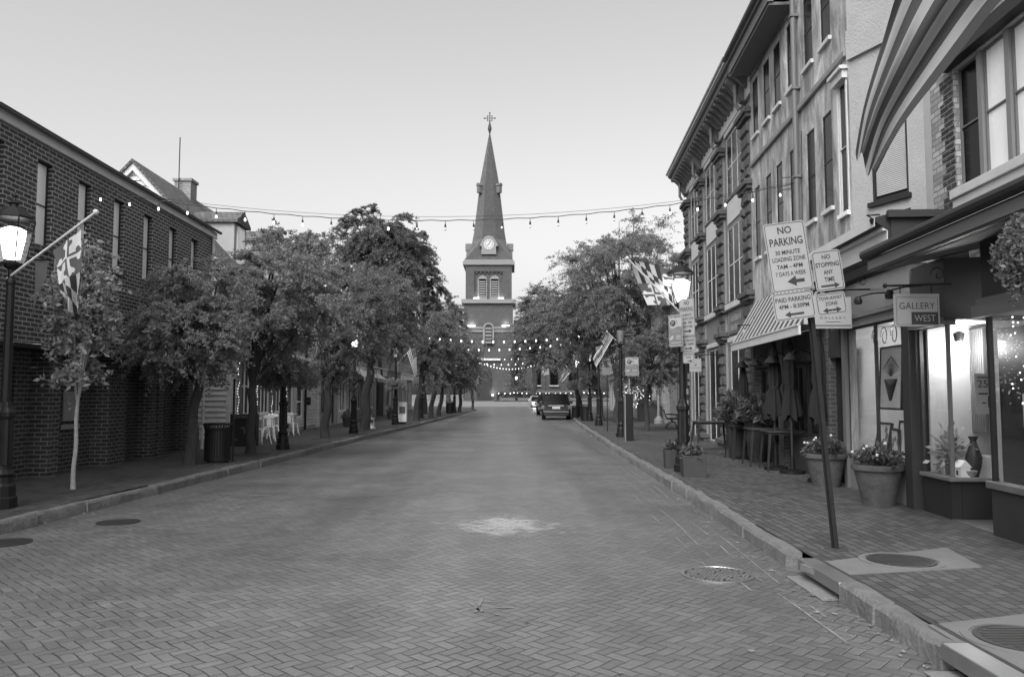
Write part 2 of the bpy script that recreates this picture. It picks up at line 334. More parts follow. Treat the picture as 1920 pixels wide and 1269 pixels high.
def copy_tree(o, loc=None, rz=None, parent=None, label=None, group=None):
    c = o.copy(); COL.objects.link(c)
    if parent is not None: c.parent = parent
    if loc is not None: c.location = loc
    if rz is not None: c.rotation_euler[2] = rz
    if label: c['label'] = label
    if group: c['group'] = group
    for ch in list(o.children): copy_tree(ch, parent=c)
    return c
def lerp(pts, y):                                # piecewise-linear x(y)
    return float(np.interp(y, [p[0] for p in pts], [p[1] for p in pts]))
def point_light(parent, loc, e, r=.08, name='lamp_light'):
    l = bpy.data.lights.new(name, 'POINT'); l.energy = e; l.shadow_soft_size = r
    o = bpy.data.objects.new(name, l); COL.objects.link(o); o.parent = parent; o.location = loc; return o

# ---------------------------------------------------------------- ground, road, kerbs
KR = [(0, 2.6), (4.5, 2.65), (7.6, 2.68), (14.3, 2.84), (20, 2.93), (31.3, 3.2), (47, 3.7), (52, 3.95), (62, 4.15), (80, 4.5), (86, 5.2), (90, 7), (92, 11)]
KL = [(0, -6.35), (3, -6.3), (9.6, -6.2), (13.9, -6.0), (21.2, -5.72), (29.7, -5.5), (39.9, -5.0), (55, -4.5), (70, -4.0), (82, -3.6), (87, -4.6), (90, -7), (92, -12)]
def kr(y): return lerp(KR, y)
def kl(y): return lerp(KL, y)
def gz(y): t = min(max((y - 82) / 30, 0), 1); return .66 * t * t * (3 - 2 * t)
YS = [-6, 0] + [i * 2.0 for i in range(1, 41)] + [81 + i for i in range(0, 12)] + [95, 99, 104, 108, 112, 116]
def strip(name, fx0, fx1, ys, dz, m, kind='structure', label=None):
    mb = MB(); vs = []; fs = []
    for y in ys: vs += [(fx0(y), y, gz(y) + dz), (fx1(y), y, gz(y) + dz)]
    for i in range(len(ys) - 1): fs.append((2 * i, 2 * i + 1, 2 * i + 3, 2 * i + 2))
    mb.add(vs, fs); o = mb.build(name, m); return tag(o, kind=kind)
strip('ground', lambda y: -900, lambda y: 900, [-60] + YS + [150, 300, 900], -.06, 'ground')
strip('road', lambda y: -6.42 if y < 80 else (-14 if y < 90 else -60), lambda y: 5.3 if y < 80 else (14 if y < 90 else 60), YS, 0, 'road')
# church circle carriageway (asphalt), a thin sheet over the paving
strip('crossing_road', lambda y: -60, lambda y: 60, [93, 95, 99, 104, 108, 110], .004, 'asphalt')
strip('right_pavement', lambda y: kr(y) + .17, lambda y: 60, [y for y in YS if y <= 92], .15, 'walk')
strip('left_pavement', lambda y: -60, lambda y: kl(y) - .17, [y for y in YS if y <= 92], .15, 'walk')
def kerb(fn, side, name, gaps=()):
    mb = MB(); y = -5.0; rnd = random.Random(3)
    while y < 91:
        L = rnd.uniform(1.1, 2.3); y1 = min(y + L, 92)
        cuts = [y, y1]; skip = any(a < (y + y1) / 2 < b for a, b in gaps)
        if not skip:
            for a, b in gaps:
                if y < a < y1: y1 = a
                if y < b < y1: y = b
            n = 5; jt = rnd.uniform(-.015, .015); jz = rnd.uniform(-.008, .01); vs = []; fs = []
            for i in range(n + 1):
                yy = y + .012 + (y1 - y - .024) * i / n; x = fn(yy) + jt + rnd.uniform(-.02, .02); z = gz(yy) + .155 + jz + rnd.uniform(-.012, .01)
                r = .03
                vs += [(x, yy, gz(yy) - .05), (x + side * rnd.uniform(0, .012), yy, z - r), (x + side * r, yy, z), (x + side * .17, yy, z), (x + side * .17, yy, gz(yy) - .05)]
            for i in range(n):
                for k in range(4): fs.append((5 * i + k, 5 * i + k + 1, 5 * i + 6 + k, 5 * i + 5 + k))
            fs += [(0, 1, 2, 3, 4), tuple(5 * n + k for k in (4, 3, 2, 1, 0))]
            mb.add(vs, fs)
        y = y1
    return tag(mb.build(name, 'granite', smooth=True), kind='structure')
GAPS = [(6.63, 7.6), (3.1, 5.05)]
kerb(kr, 1, 'right_kerb', GAPS); kerb(kl, -1, 'left_kerb')
# pavement apron under the buildings meets the walls; utility paint lines by the kerb
for k, (dx, w, y0, y1) in enumerate([(-.62, .022, 7.0, 26), (-.40, .026, 5.2, 30), (-.27, .02, 6.2, 19), (-.8, .018, 7.5, 15)]):
    mb = MB(); ys = np.arange(y0, y1, .35); rnd = random.Random(k)
    for a, b in zip(ys[:-1], ys[1:]):
        if rnd.random() < .22 + .3 * (math.sin(a * 1.7 + k) > .3): continue
        x0, x1 = kr(a) + dx + .02 * math.sin(a * 1.3 + k), kr(b) + dx + .02 * math.sin(b * 1.3 + k); w0 = w * rnd.uniform(.4, 1)
        mb.quad((x0, a, .005), (x0 + w0, a, .005), (x1 + w0, b, .005), (x1, b, .005))
    tag(mb.build('road_marking', 'paintl'), kind='structure')
for fn, sd in ((kr, 1), (kl, -1)):
    mb = MB(); rnd = random.Random(sd + 5); y = 3.0; w = .02
    while y < 45:
        h = rnd.uniform(.12, .3); w2 = max(.006, min(.05, w + rnd.uniform(-.02, .02))); a0, a1 = fn(y) + sd * .168, fn(y + h) + sd * .168
        mb.quad((a0, y, .1575), (a0 + sd * w, y, .1575), (a1 + sd * w2, y + h, .1575), (a1, y + h, .1575)); w = w2; y += h
    tag(mb.build('soil_ground', 'soil'), kind='structure')
def disc(mb, c, r, z0, z1, n=40, m=0): mb.lathe([(r, z0), (r, z1)], (c[0], c[1], 0), n, m)
# drain inlets: steel lintel over a dark slot
for i, (a, b) in enumerate(GAPS):
    root = empty('storm_drain', (kr((a + b) / 2), (a + b) / 2, 0), label=('shorter' if i == 0 else 'longer') + ' steel faced storm drain slot in the right kerb ' + ('beside the round road manhole' if i == 0 else 'at the bottom corner'), cat='storm drain', group='storm drains in the right kerb')
    c = (a + b) / 2
    mb = MB(); x = 0
    xa, xb = kr(a) - kr(c), kr(b) - kr(c)
    mb.add([(xa, a - c, .06), (xb, b - c, .06), (xb, b - c, .165), (xa, a - c, .165), (xa + .17, a - c, .06), (xb + .17, b - c, .06), (xb + .17, b - c, .165), (xa + .17, a - c, .165)],
           [(0, 1, 2, 3), (4, 7, 6, 5), (3, 2, 6, 7), (0, 4, 5, 1), (0, 3, 7, 4), (1, 5, 6, 2)])
    mb.build('lintel', 'metal', root, bevel=.008)
    mb = MB(); mb.box(xa + .1, xa + .6, a - c + .01, b - c - .01, -.045, .055); mb.build('slot', 'blackp', root)
    mb = MB(); mb.box(xa - .12, xa + .09, a - c + .05, b - c - .05, .0045, .009); mb.build('apron', 'asphalt', root)
# concrete pads with round covers in the right pavement
for i, (q, cu, cr) in enumerate([([G(1500, 1058), G(1775, 1027), G(1842, 1064), G(1562, 1079)], G(1690, 1052), .30), ([G(1740, 1172), G(2200, 1120), G(2500, 1269), G(1900, 1269)], G(1925, 1200), .30)]):
    root = empty('utility_pad', tuple(cu), label=('concrete pad with an oval looking iron cover behind the first storm drain' if i == 0 else 'pale concrete slab with a round cover at the bottom right corner'), cat='utility cover', group='covers in the right pavement')
    mb = MB(Matrix.Translation(-cu))
    P = [(p.x, p.y) for p in q]; mb.prism(P, .1, .156, 'z'); mb.build('slab', 'concrete', root)
    mb = MB(); mb.lathe([(cr + .07, .006), (cr + .07, .012), (cr + .02, .014), (cr + .02, .008)], n=40); mb.build('collar', 'concrete', root)
    mb = MB(); mb.lathe([(cr, .004), (cr, .016), (cr - .03, .019), (cr - .035, .013), (.001, .013)], n=40)
    for a in range(-4, 5):
        h = math.sqrt(max((cr - .05) ** 2 - (a * .055) ** 2, 0)); mb.box(-h, h, a * .055 - .01, a * .055 + .01, .013, .018)
    mb.build('lid', 'metald', root)
# manhole in the road
c = G(1345, 1077, 0); root = empty('manhole_cover', tuple(c), label='round cast iron manhole cover set in the brick road', cat='manhole cover')
mb = MB(); mb.lathe([(.34, .001), (.34, .012), (.31, .014), (.305, .006)], n=48, cap=False); mb.build('rim', 'metal', root); mb = MB(); mb.lathe([(.306, .002), (.306, .006), (.001, .006)], n=40); mb.build('plate', 'blackp', root)
mb = MB(); rnd = random.Random(5)
for i in range(-9, 10):
    for j in range(-9, 10):
        x, y = i * .031, j * .031 + (i % 2) * .015
        if x * x + y * y < .285 ** 2 and rnd.random() < .8: mb.box(x - .011, x + .011, y - .009, y + .009, .006, .014)
mb.build('tread', 'metal', root)
for i, (u, v, r) in enumerate([(222, 979, .27), (5, 1018, .3)]):
    c = G(u, v, 0); root = empty('manhole_cover', tuple(c), label=['dark round iron cover by the left kerb, near the sapling', 'dark round iron cover by the left kerb at the photo edge'][i], cat='manhole cover', group='dark covers by the left kerb')
    mb = MB(); mb.lathe([(r, .001), (r, .009), (r - .03, .011), (r - .035, .006), (.001, .006)], n=40); mb.build('lid', 'blackp', root)
# chalk scribbles and fallen leaves on the road
mb = MB(); rnd = random.Random(11)
for i in range(150):
    x, y = rnd.uniform(-5.5, 2.4), 3.8 + 30 * rnd.random() ** 1.8
    s = rnd.uniform(.012, .03); a = rnd.uniform(0, 6.3)
    P = [(x + s * math.cos(a + t) * k, y + s * math.sin(a + t) * k, .006 + rnd.uniform(0, .008)) for t, k in ((0, 1.4), (1.6, .7), (3.14, 1.2), (4.7, .7))]
    mb.quad(*P)
for i in range(1400):
    y = rnd.uniform(4, 70); side = rnd.random() < .5
    x = (kl(y) + abs(rnd.gauss(0, .22)) + .02) if side else (kr(y) - abs(rnd.gauss(0, .1)) - .02)
    if y > 30 and rnd.random() < .4: continue
    s = rnd.uniform(.01, .028); a = rnd.uniform(0, 6.3)
    P = [(x + s * math.cos(a + t) * k, y + s * math.sin(a + t) * k, .006 + rnd.uniform(0, .01)) for t, k in ((0, 1.4), (1.6, .7), (3.14, 1.2), (4.7, .7))]
    mb.quad(*P)
tag(mb.build('leaf_litter', 'litter'), kind='stuff')
mb = MB(); rnd = random.Random(4)
for u0, v0, u1, v1 in [(845, 1138, 900, 1142), (895, 1142, 935, 1152), (880, 1128, 905, 1146), (905, 1128, 935, 1126), (930, 1138, 965, 1138), (905, 1120, 890, 1150)]:
    A, B = G(u0, v0, .0055), G(u1, v1, .0055); d = (B - A).normalized(); nrm = Vector((-d.y, d.x, 0)) * .012
    for k in range(8):
        if rnd.random() < .3: continue
        a, b = A.lerp(B, k / 8), A.lerp(B, (k + 1) / 8); mb.quad(a - nrm, b - nrm, b + nrm, a + nrm)
tag(mb.build('chalk_marking', 'paintl'), kind='structure')

# ---------------------------------------------------------------- walls and windows
def wall(mb, X, s, y0, y1, z0, z1, holes=(), depth=.12, m=0, mr=0):
    """a wall sheet in the plane x=X, facing s, with reveals going inwards"""
    ys = sorted(set([y0, y1] + [h[0] for h in holes] + [h[1] for h in holes])); zs = sorted(set([z0, z1] + [h[2] for h in holes] + [h[3] for h in holes]))
    ys = [y for y in ys if y0 <= y <= y1]; zs = [z for z in zs if z0 <= z <= z1]
    for a, b in zip(ys[:-1], ys[1:]):
        for c, d in zip(zs[:-1], zs[1:]):
            if any(h[0] <= (a + b) / 2 <= h[1] and h[2] <= (c + d) / 2 <= h[3] for h in holes): continue
            mb.quad((X, a, c), (X, b, c), (X, b, d), (X, a, d), m)
    xi = X - s * depth
    for a, b, c, d in [h[:4] for h in holes]:
        mb.quad((X, a, c), (xi, a, c), (xi, a, d), (X, a, d), mr); mb.quad((X, b, c), (X, b, d), (xi, b, d), (xi, b, c), mr)
        mb.quad((X, a, d), (xi, a, d), (xi, b, d), (X, b, d), mr); mb.quad((X, a, c), (X, b, c), (xi, b, c), (xi, a, c), mr)
def window(parent, M, X, s, y0, y1, z0, z1, cols=1, rows=2, fr='offw', gl='glassd', sill='offw', t=.04, depth=.09, name='window', fd=.05):
    xf, xb = X - s * depth, X - s * (depth + fd); mb = MB(M)
    mb.box(xf, xb, y0, y0 + t, z0, z1); mb.box(xf, xb, y1 - t, y1, z0, z1); mb.box(xf, xb, y0 + t, y1 - t, z1 - t, z1); mb.box(xf, xb, y0 + t, y1 - t, z0, z0 + t)
    for i in range(1, cols): y = y0 + (y1 - y0) * i / cols; mb.box(xf + s * .004, xb, y - t / 2, y + t / 2, z0 + t, z1 - t)
    for i in range(1, rows): z = z0 + (z1 - z0) * i / rows; mb.box(xf - s * .004, xb, y0 + t, y1 - t, z - t * .4, z + t * .4)
    o = mb.build(name, fr, parent)
    mb = MB(M); xg = X - s * (depth + fd * .6); mb.box(xg, xg - s * .015, y0 + t * .6, y1 - t * .6, z0 + t * .6, z1 - t * .6); mb.build('pane', gl, o)
    if sill:
        mb = MB(M); mb.box(X + s * .06, xf, y0 - .05, y1 + .05, z0 - .07, z0 + .003); mb.build('sill', sill, o)
    return o
def row_root(side, name, Y0, label, cat='building', group=None):
    if side > 0: return empty(name, (4.85 + .06 * Y0, Y0, 0), -math.atan(.06), label, cat, group), Matrix.Translation((0, -Y0, 0))
    return empty(name, (-(8.1 + .023 * Y0), Y0, 0), math.atan(.023), label, cat, group), Matrix.Translation((0, -Y0, 0))

# ================================================================= LEFT BUILDINGS
# --- modern dark brick building
root, M = row_root(-1, 'brick_building', 5, 'long two storey dark brick building with slit windows along the left pavement')
ww = [(y, y + .5, 4.33, 5.87) for y in (11.05, 12.45, 13.9, 15.3, 16.75, 18.2, 19.65, 21.1)]
mb = MB(M); wall(mb, 0, 1, 4, 22.75, 2.58, 6.23, ww, .16)
mb.quad((0, 22.75, 2.58), (-7, 22.75, 2.58), (-7, 22.75, 6.23), (0, 22.75, 6.23)); mb.quad((0, 4, 2.58), (-7, 4, 2.58), (-7, 4, 6.23), (0, 4, 6.23))
mb.build('upper_wall', 'brick_dark', root)
mb = MB(M); mb.box(-.03, -7, 4.02, 22.73, 2.5, 2.575); mb.build('soffit', 'dark', root)
for (a, b, c, d) in ww: window(root, M, 0, 1, a, b, c, d, 1, 2, 'dark', 'glassw', 'brick_dark', .02, .09)
mb = MB(M)
mb.box(.06, -.10, 3.9, 22.9, 6.17, 6.34); mb.build('fascia', 'offw', root, bevel=.01)
mb = MB(M); mb.prism([(.16, 6.39), (.13, 6.33), (-3.5, 7.9), (-3.5, 7.98)], 3.8, 22.98, 'y'); mb.box(.1, .17, 3.8, 22.98, 6.33, 6.37); mb.build('roof', 'shingle', root)
mb = MB(M); mb.prism([(-.1, 6.21), (-7, 6.21), (-3.5, 7.86)], 22.7, 22.74, 'y'); mb.build('gable', 'brick_dark', root)
mb = MB(M); holes = []
for y in (7.2, 9.3, 11.4, 13.9, 18.2, 20.6): holes.append((y, y + .62, .55 if y != 18.2 else .15, 2.2))
holes = sorted(holes); wall(mb, -.62, 1, 4, 22.7, .1, 2.5, holes, .15); mb.quad((-.62, 22.7, .1), (-7, 22.7, .1), (-7, 22.7, 2.5), (-.62, 22.7, 2.5))
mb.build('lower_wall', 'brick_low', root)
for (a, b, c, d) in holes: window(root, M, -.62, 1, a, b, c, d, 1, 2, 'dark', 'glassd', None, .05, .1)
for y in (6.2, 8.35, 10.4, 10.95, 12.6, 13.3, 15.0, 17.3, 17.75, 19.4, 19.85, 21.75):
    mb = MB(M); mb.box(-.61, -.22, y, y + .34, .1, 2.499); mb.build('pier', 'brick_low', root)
mb = MB(M); mb.tube([(-.12, 22.62, .15), (-.12, 22.62, 2.5), (.05, 22.62, 2.6), (.05, 22.62, 6.2)], .04); mb.build('drainpipe', 'offw', root)
mb = MB(M)   # raised wall letters (the rest is hidden behind the flag)
ts = .34
mb.text('MARK', (.02, 15.12, 3.8), (0, 1, 0), (0, 0, 1), .36, 1.35, .03); mb.text('Cafe', (.02, 15.1, 3.36), (0, 1, 0), (0, 0, 1), .34, 1.25, .03)
mb.build('wall_lettering', 'offw', root)
mb = MB(M); mb.box(-.60, -.575, 16.15, 16.75, 1.15, 1.75); mb.build('wall_plaque', 'signm', root)
ob = MB(M); ob.box(-.6, -.58, 16.1, 16.8, .98, 1.08); ob.build('plaque_strip', 'signw', root)
# small banner hanging off the facade between lamp and flag
p = AT(78, 488, 13.75); root = empty('hanging_banner', (p.x, p.y, p.z - .9), label='small pale pennant banner hanging on the brick wall beside raised letters', cat='banner')
mb = MB()
for i in range(8):
    for j in range(2):
        pass
vs = []; fs = []
for i in range(9):
    t = i / 8; w = .115 * (1 - max(t - .55, 0) * 1.6)
    for j in range(4): s = j / 3; vs.append((-.115 + 2 * w * s, .03 * math.sin(t * 4 + s * 3), .9 - t * (.62 + .42 * (1 - s))))
for i in range(8):
    for j in range(3): fs.append((i * 4 + j, i * 4 + j + 1, i * 4 + j + 5, i * 4 + j + 4))
mb.add(vs, fs); mb.build('cloth', 'stripe_l', root, smooth='all')
mb = MB(); mb.tube([(-.6, 0, .9), (.14, 0, .91)], .012); mb.build('rod', 'dark', root)

# --- clapboard house with dormers
def clapboards(mb, plane, X, s, y0, y1, z0, z1, holes=(), pitch=.14, clip=None):
    z = z0
    while z < z1 - .01:
        zt = min(z + pitch, z1); segs = [(y0, y1)]
        for h in holes:
            if h[2] < (z + zt) / 2 < h[3]:
                ns = []
                for a, b in segs:
                    if h[1] <= a or h[0] >= b: ns.append((a, b))
                    else:
                        if a < h[0]: ns.append((a, h[0]))
                        if h[1] < b: ns.append((h[1], b))
                segs = ns
        for a, b in segs:
            if clip: a, b = clip(a, b, zt)
            if b <= a: continue
            if plane == 'x': mb.prism([(X + s * .04, z), (X + s * .004, zt), (X - s * .02, zt), (X - s * .02, z)], a, b, 'y')
            else: mb.prism([(X + s * .04, z), (X + s * .004, zt), (X - s * .02, zt), (X - s * .02, z)], a, b, 'x')
        z = zt
root, M = row_root(-1, 'clapboard_house', 25, 'white clapboard house with steep shingled gable roof, chimney and two dormers', 'house')
D0 = -.15; EZ = 5.5; RZ = 9.0; RX_ = -3.35
hh = [(26.0, 27.3, 1.0, 2.9), (27.9, 29.2, 1.0, 2.9), (29.9, 31.2, 1.0, 2.9), (31.9, 32.8, .16, 2.6), (33.4, 34.4, .7, 2.7)]
mb = MB(M); clapboards(mb, 'x', D0, 1, 25, 37.2, .3, EZ, hh); mb.box(D0 - .02, D0 - .06, 25, 37.2, .1, .3)
mb.build('front_wall', 'clap', root)
mb = MB(M)   # gable end facing the camera
def cl(a, b, z):
    if z <= EZ: return a, b
    k = (RZ - z) / (RZ - EZ); return max(a, RX_ - abs(RX_ - D0) * k), min(b, RX_ + abs(RX_ - D0) * k)
clapboards(mb, 'y', 25, -1, -6.6, D0 - .02, .3, RZ - .1, (), .17, cl)
mb.build('gable_wall', 'clap', root)
mb = MB(M)
mb.box(D0 - .12, D0 + .03, 24.96, 25.0, .15, EZ)
for s in (1, -1):
    x0 = RX_ + s * (abs(RX_ - D0) + .18); mb.prism([(RX_, RZ + .02), (x0, EZ - .2), (x0, EZ - .42), (RX_, RZ - .24)], 24.86, 24.98, 'y')
mb.build('corner_trim', 'offw', root)
mb = MB(M)
for s in (1, -1):
    x0 = RX_ + s * (abs(RX_ - D0) + .25); mb.prism([(RX_, RZ + .12), (RX_, RZ), (x0, EZ - .29), (x0, EZ - .17)][::s], 24.8, 37.2, 'y')
mb.build('roof', 'shingle', root)
mb = MB(M); mb.box(RX_ - .3, RX_ + .3, 28.9, 29.5, RZ - .3, RZ + .5); mb.box(RX_ - .35, RX_ + .35, 28.85, 29.55, RZ + .5, RZ + .6); mb.build('chimney', 'brick_mid', root)
mb = MB(M); mb.tube([(RX_ - .1, 28.8, RZ + .1), (RX_ - .1, 28.8, RZ + 2.1)], .02); mb.build('aerial', 'dark', root)
for y in (26.6, 29.9, 33.2):
    xf = D0 - .5; zb = EZ + .35; zt = 7.55; dm = MB(M)
    dm.box(xf - .02, -2.6, y, y + 1.25, zb - .4, zt); o = dm.build('dormer', 'stucco2', root)
    mb = MB(M); mb.prism([(y - .12, zt), (y + .62, zt + .42), (y + 1.37, zt), (y + 1.37, zt - .08), (y - .12, zt - .08)], xf + .12, -3.0, 'x'); mb.build('dormer_roof', 'shingle', o)
    mb = MB(M)
    for k in range(5): mb.box(xf - .05 - k * .32, xf - .37 - k * .32, y - .012, y, zb - .4 + k * .0, zt - .01)
    mb = MB(M); mb.box(xf - .02, xf + .03, y + .25, y + 1.0, zb + .1, zt - .15); f = mb.build('dormer_window', 'white', o)
    mb = MB(M); mb.box(xf + .03, xf + .035, y + .33, y + .92, zb + .18, zb + .62); mb.box(xf + .03, xf + .035, y + .33, y + .92, zb + .68, zt - .23); mb.build('pane', 'glassw', f)
for h in hh[:3]:
    window(root, M, D0, 1, *h, 3, 2, 'white', 'glassd', 'white', .05, .0)
window(root, M, D0, 1, *hh[3], 1, 1, 'white', 'glassd', None, .12, .02, name='door')
window(root, M, D0, 1, *hh[4], 1, 3, 'white', 'glassd', None, .07, .0)
for h in hh[:3]:
    for (a, b) in ((h[0] - .42, h[0] - .04), (h[1] + .04, h[1] + .42)):
        mb = MB(M); mb.box(D0 + .025, D0 + .06, a, b, h[2], h[3])
        k = h[2] + .08
        while k < h[3] - .08: mb.box(D0 + .06, D0 + .07, a + .05, b - .05, k, k + .03); k += .06
        mb.build('shutter', 'panel', root)
mb = MB(M); mb.tube([(D0 + .08, 34.7, .15), (D0 + .08, 34.7, 5.4)], .05); mb.build('drainpipe', 'dark', root)
mb = MB(M); mb.box(D0 + .03, D0 + .35, 25.2, 34.5, 3.05, 3.2); mb.box(D0 + .03, D0 + .3, 25.2, 34.5, 2.95, 3.05); mb.build('shop_cornice', 'white', root)
mb = MB(M); rnd = random.Random(2)
for y in (25.6, 27.62, 29.5, 31.5):
    for k in range(26):
        z = .7 + k * .09; mb.ball((D0 + .05 + .03 * rnd.random(), y + .06 * math.sin(k * .9), z), .011, 6)
mb.build('fairy_lights', 'bulbs', root)

# --- further left buildings along the street
specs = [ # y0,y1,height,wall,trim,label
 (37.3, 41.5, 6.8, 'stucco2', 'trimg', 'grey shop with dark columns and deep windows beyond the clapboard house'),
 (41.6, 46.4, 7.4, 'clap', 'white', 'pale painted shop with a light fascia behind the fire hydrant'),
 (46.5, 51.6, 6.9, 'brick_mid', 'offw', 'brick shop with a white fascia behind the newspaper box'),
 (51.7, 59.5, 7.3, 'brick_mid', 'offw', 'brick shop half hidden by the middle street trees on the left'),
 (59.6, 68, 6.6, 'stucco2', 'trimg', 'grey rendered shop behind the far left planter'),
 (68.1, 79, 7.2, 'brick_mid', 'offw', 'last brick shop on the left before the church circle')]
def shop(side, y0, y1, h, wm, tm, label, d=0., lit=False):
    root, M = row_root(side, 'shop_building', y0, label, 'building', 'shops along the ' + ('right' if side > 0 else 'left') + ' side of the street')
    s = -side; L = y1 - y0; n = max(2, int(L / 1.7)); holes = []; gh = []
    for i in range(n): yc = y0 + L * (i + .5) / n; holes.append((yc - .42, yc + .42, 4.3, 5.8))
    k = max(2, int(L / 2.3)); dn = k // 2
    for i in range(k):
        a, b = y0 + L * i / k + .18, y0 + L * (i + 1) / k - .18
        if i == dn: a, b = (a + b) / 2 - .5, (a + b) / 2 + .5
        gh.append((a, b, .16 if i == dn else .75, 2.75))
    mb = MB(M); wall(mb, d, s, y0, y1, .1, h, holes + gh, .15)
    for yy in (y0, y1): mb.quad((d, yy, .1), (d - s * 8, yy, .1), (d - s * 8, yy, h), (d, yy, h))
    mb.quad((d, y0, h - .02), (d, y1, h - .02), (d - s * 8, y1, h - .02), (d - s * 8, y0, h - .02))
    mb.build('wall', wm, root)
    for q in holes: window(root, M, d, s, *q, 1, 2, tm, 'glassd', tm, .06)
    for i, q in enumerate(gh): window(root, M, d, s, *q, 1 if i == dn else 3, 1, tm, 'glassd', None, .08, .08, name='door' if i == dn else 'shop_window')
    mb = MB(M); mb.box(d + s * .02, d + s * .4, y0 + .05, y1 - .05, h - .35, h - .05); mb.box(d + s * .02, d + s * .25, y0 + .05, y1 - .05, h - .55, h - .35); mb.build('cornice', tm, root, bevel=.02)
    mb = MB(M); mb.box(d + s * .02, d + s * .18, y0 + .1, y1 - .1, 2.95, 3.4); mb.box(d + s * .02, d + s * .26, y0 + .1, y1 - .1, 3.4, 3.5); mb.build('fascia', tm, root, bevel=.01)
    if lit:
        rnd = random.Random(int(y0)); mb = MB(M)
        for i in range(int(L * 9)):
            mb.ball((d + s * .06, y0 + rnd.uniform(.3, L - .3), rnd.uniform(.8, 2.8)), .018, 6)
        mb.build('fairy_lights', 'bulbs', root)
    return root
for sp in specs: shop(-1, *sp[:6])
# awnings on two left shops
for i, (y0, y1) in enumerate([(42, 45.8), (47, 51)]):
    root, M = row_root(-1, 'awning', y0, ['pale canvas awning over the painted shop behind the hydrant', 'pale canvas awning over the brick shop by the newspaper box'][i], 'awning', 'canvas awnings on the left')
    mb = MB(M); mb.prism([(.3, 3.3), (1.3, 2.6), (1.3, 2.4), (1.27, 2.4), (1.27, 2.57), (.3, 3.24)], y0, y1, 'y'); mb.build('canvas', 'aw_l', root)
    mb = MB(M)
    for y in (y0 + .05, y1 - .05): mb.tube([(.3, y, 2.45), (1.26, y, 2.5)], .015)
    mb.build('frame', 'metald', root)

# ================================================================= CHURCH
CYY = 125.0; S = CYY / F
def cz(v): return AT(916, v, CYY).z
ccx = (916 - 960) * S
root = empty('church', (ccx, CYY, gz(125)), label='brick church with a tall slate steeple and lit clock at the street end', cat='church')
M = Matrix.Translation((0, 0, -gz(125)))
def hx(px): return px * S / 2
w1, w2 = hx(94), hx(87)
def arch(c, w, z0, z1, n=10):      # arched polygon in (x,z)
    r = w / 2; P = [(c - r, z0), (c + r, z0)]
    for i in range(n + 1): a = math.pi * i / n; P.append((c + r * math.cos(a), z1 - r + r * math.sin(a)))
    return P
mb = MB(M); mb.box(-w1, w1, 0, 2 * w1, 0, cz(616)); mb.box(-w1 + .1, w1 - .1, .1, 2 * w1 - .1, cz(616), cz(565))
mb.box(-w2, w2, .35, .35 + 2 * w2, cz(565), cz(497))
for s in (-1, 1): mb.box(s * w2 * 1.0, s * w2 * .62, .05, .35, cz(560), cz(497.5))
mb.box(-w2 * .62, w2 * .62, .05, .35, cz(509), cz(497.5))
for i in range(7): x = -w2 * .53 + i * w2 * .177; mb.box(x - .09, x + .09, .08, .34, cz(513), cz(509))
mb.build('tower', 'brick_red', root)
mb = MB(M)
for (va, vb, e) in [(561, 569, .35), (613, 617, .3), (617, 623, .15)]: q = MB(M); q.box(-w1 - e, w1 + e, -e, 2 * w1 + e, cz(vb), cz(va)); q.build('stone_band', 'panel', root, bevel=.04)
mb.box(-hx(98), hx(98), -.25, 2 * w1 + .3, cz(497), cz(490)); mb.box(-hx(94), hx(94), -.12, 2 * w1 + .1, cz(490), cz(487))
mb.build('tower_cornice', 'panel', root, bevel=.04)
# louvred belfry openings
for x in (-hx(11.5) - .48, hx(11.5) + .48):
    x = -1.0 if x < 0 else .92
    mb = MB(M); mb.prism(arch(x, 1.5, cz(557), cz(516)), .2, .34, 'y'); fr = mb.build('belfry_window', 'brick_mid', root)
    mb = MB(M); mb.prism(arch(x, 1.12, cz(557), cz(519)), .14, .2, 'y'); mb.build('recess', 'dark', fr); mb = MB(M); z = cz(556)
    while z < cz(524): mb.box(x - .5, x + .5, .04, .14, z, z + .2); z += .38
    mb.prism(arch(x, 1.2, cz(523), cz(518)), .02, .14, 'y')
    mb.build('louvre', 'panel', fr)
    mb = MB(M); mb.box(x - .75, x + .75, -.06, .04, cz(560.8), cz(557)); mb.build('sill', 'panel', fr)
mb = MB(M); mb.prism(arch(0, 1.75, cz(645), cz(605)), -.4, -.05, 'y'); fr = mb.build('tower_window', 'brick_mid', root)
mb = MB(M); mb.prism(arch(0, 1.2, cz(645), cz(608)), -.45, -.4, 'y', 0); mb.build('recess', 'dark', fr); mb = MB(M); z = cz(644)
while z < cz(617): mb.box(-.5, .5, -.55, -.45, z, z + .3); z += .55
mb.build('louvre', 'panel', fr)
mb = MB(M); mb.prism(arch(-1.0 * S * 8, 2.2, 0.6, 6.0), -.25, .0, 'y'); dr = mb.build('door', 'blackp', root)
mb = MB(M); mb.box(-1.2, 3.1 * 0 + 1.9, -.35, -.02, cz(676), cz(672)); mb.build('name_board', 'offw', root)
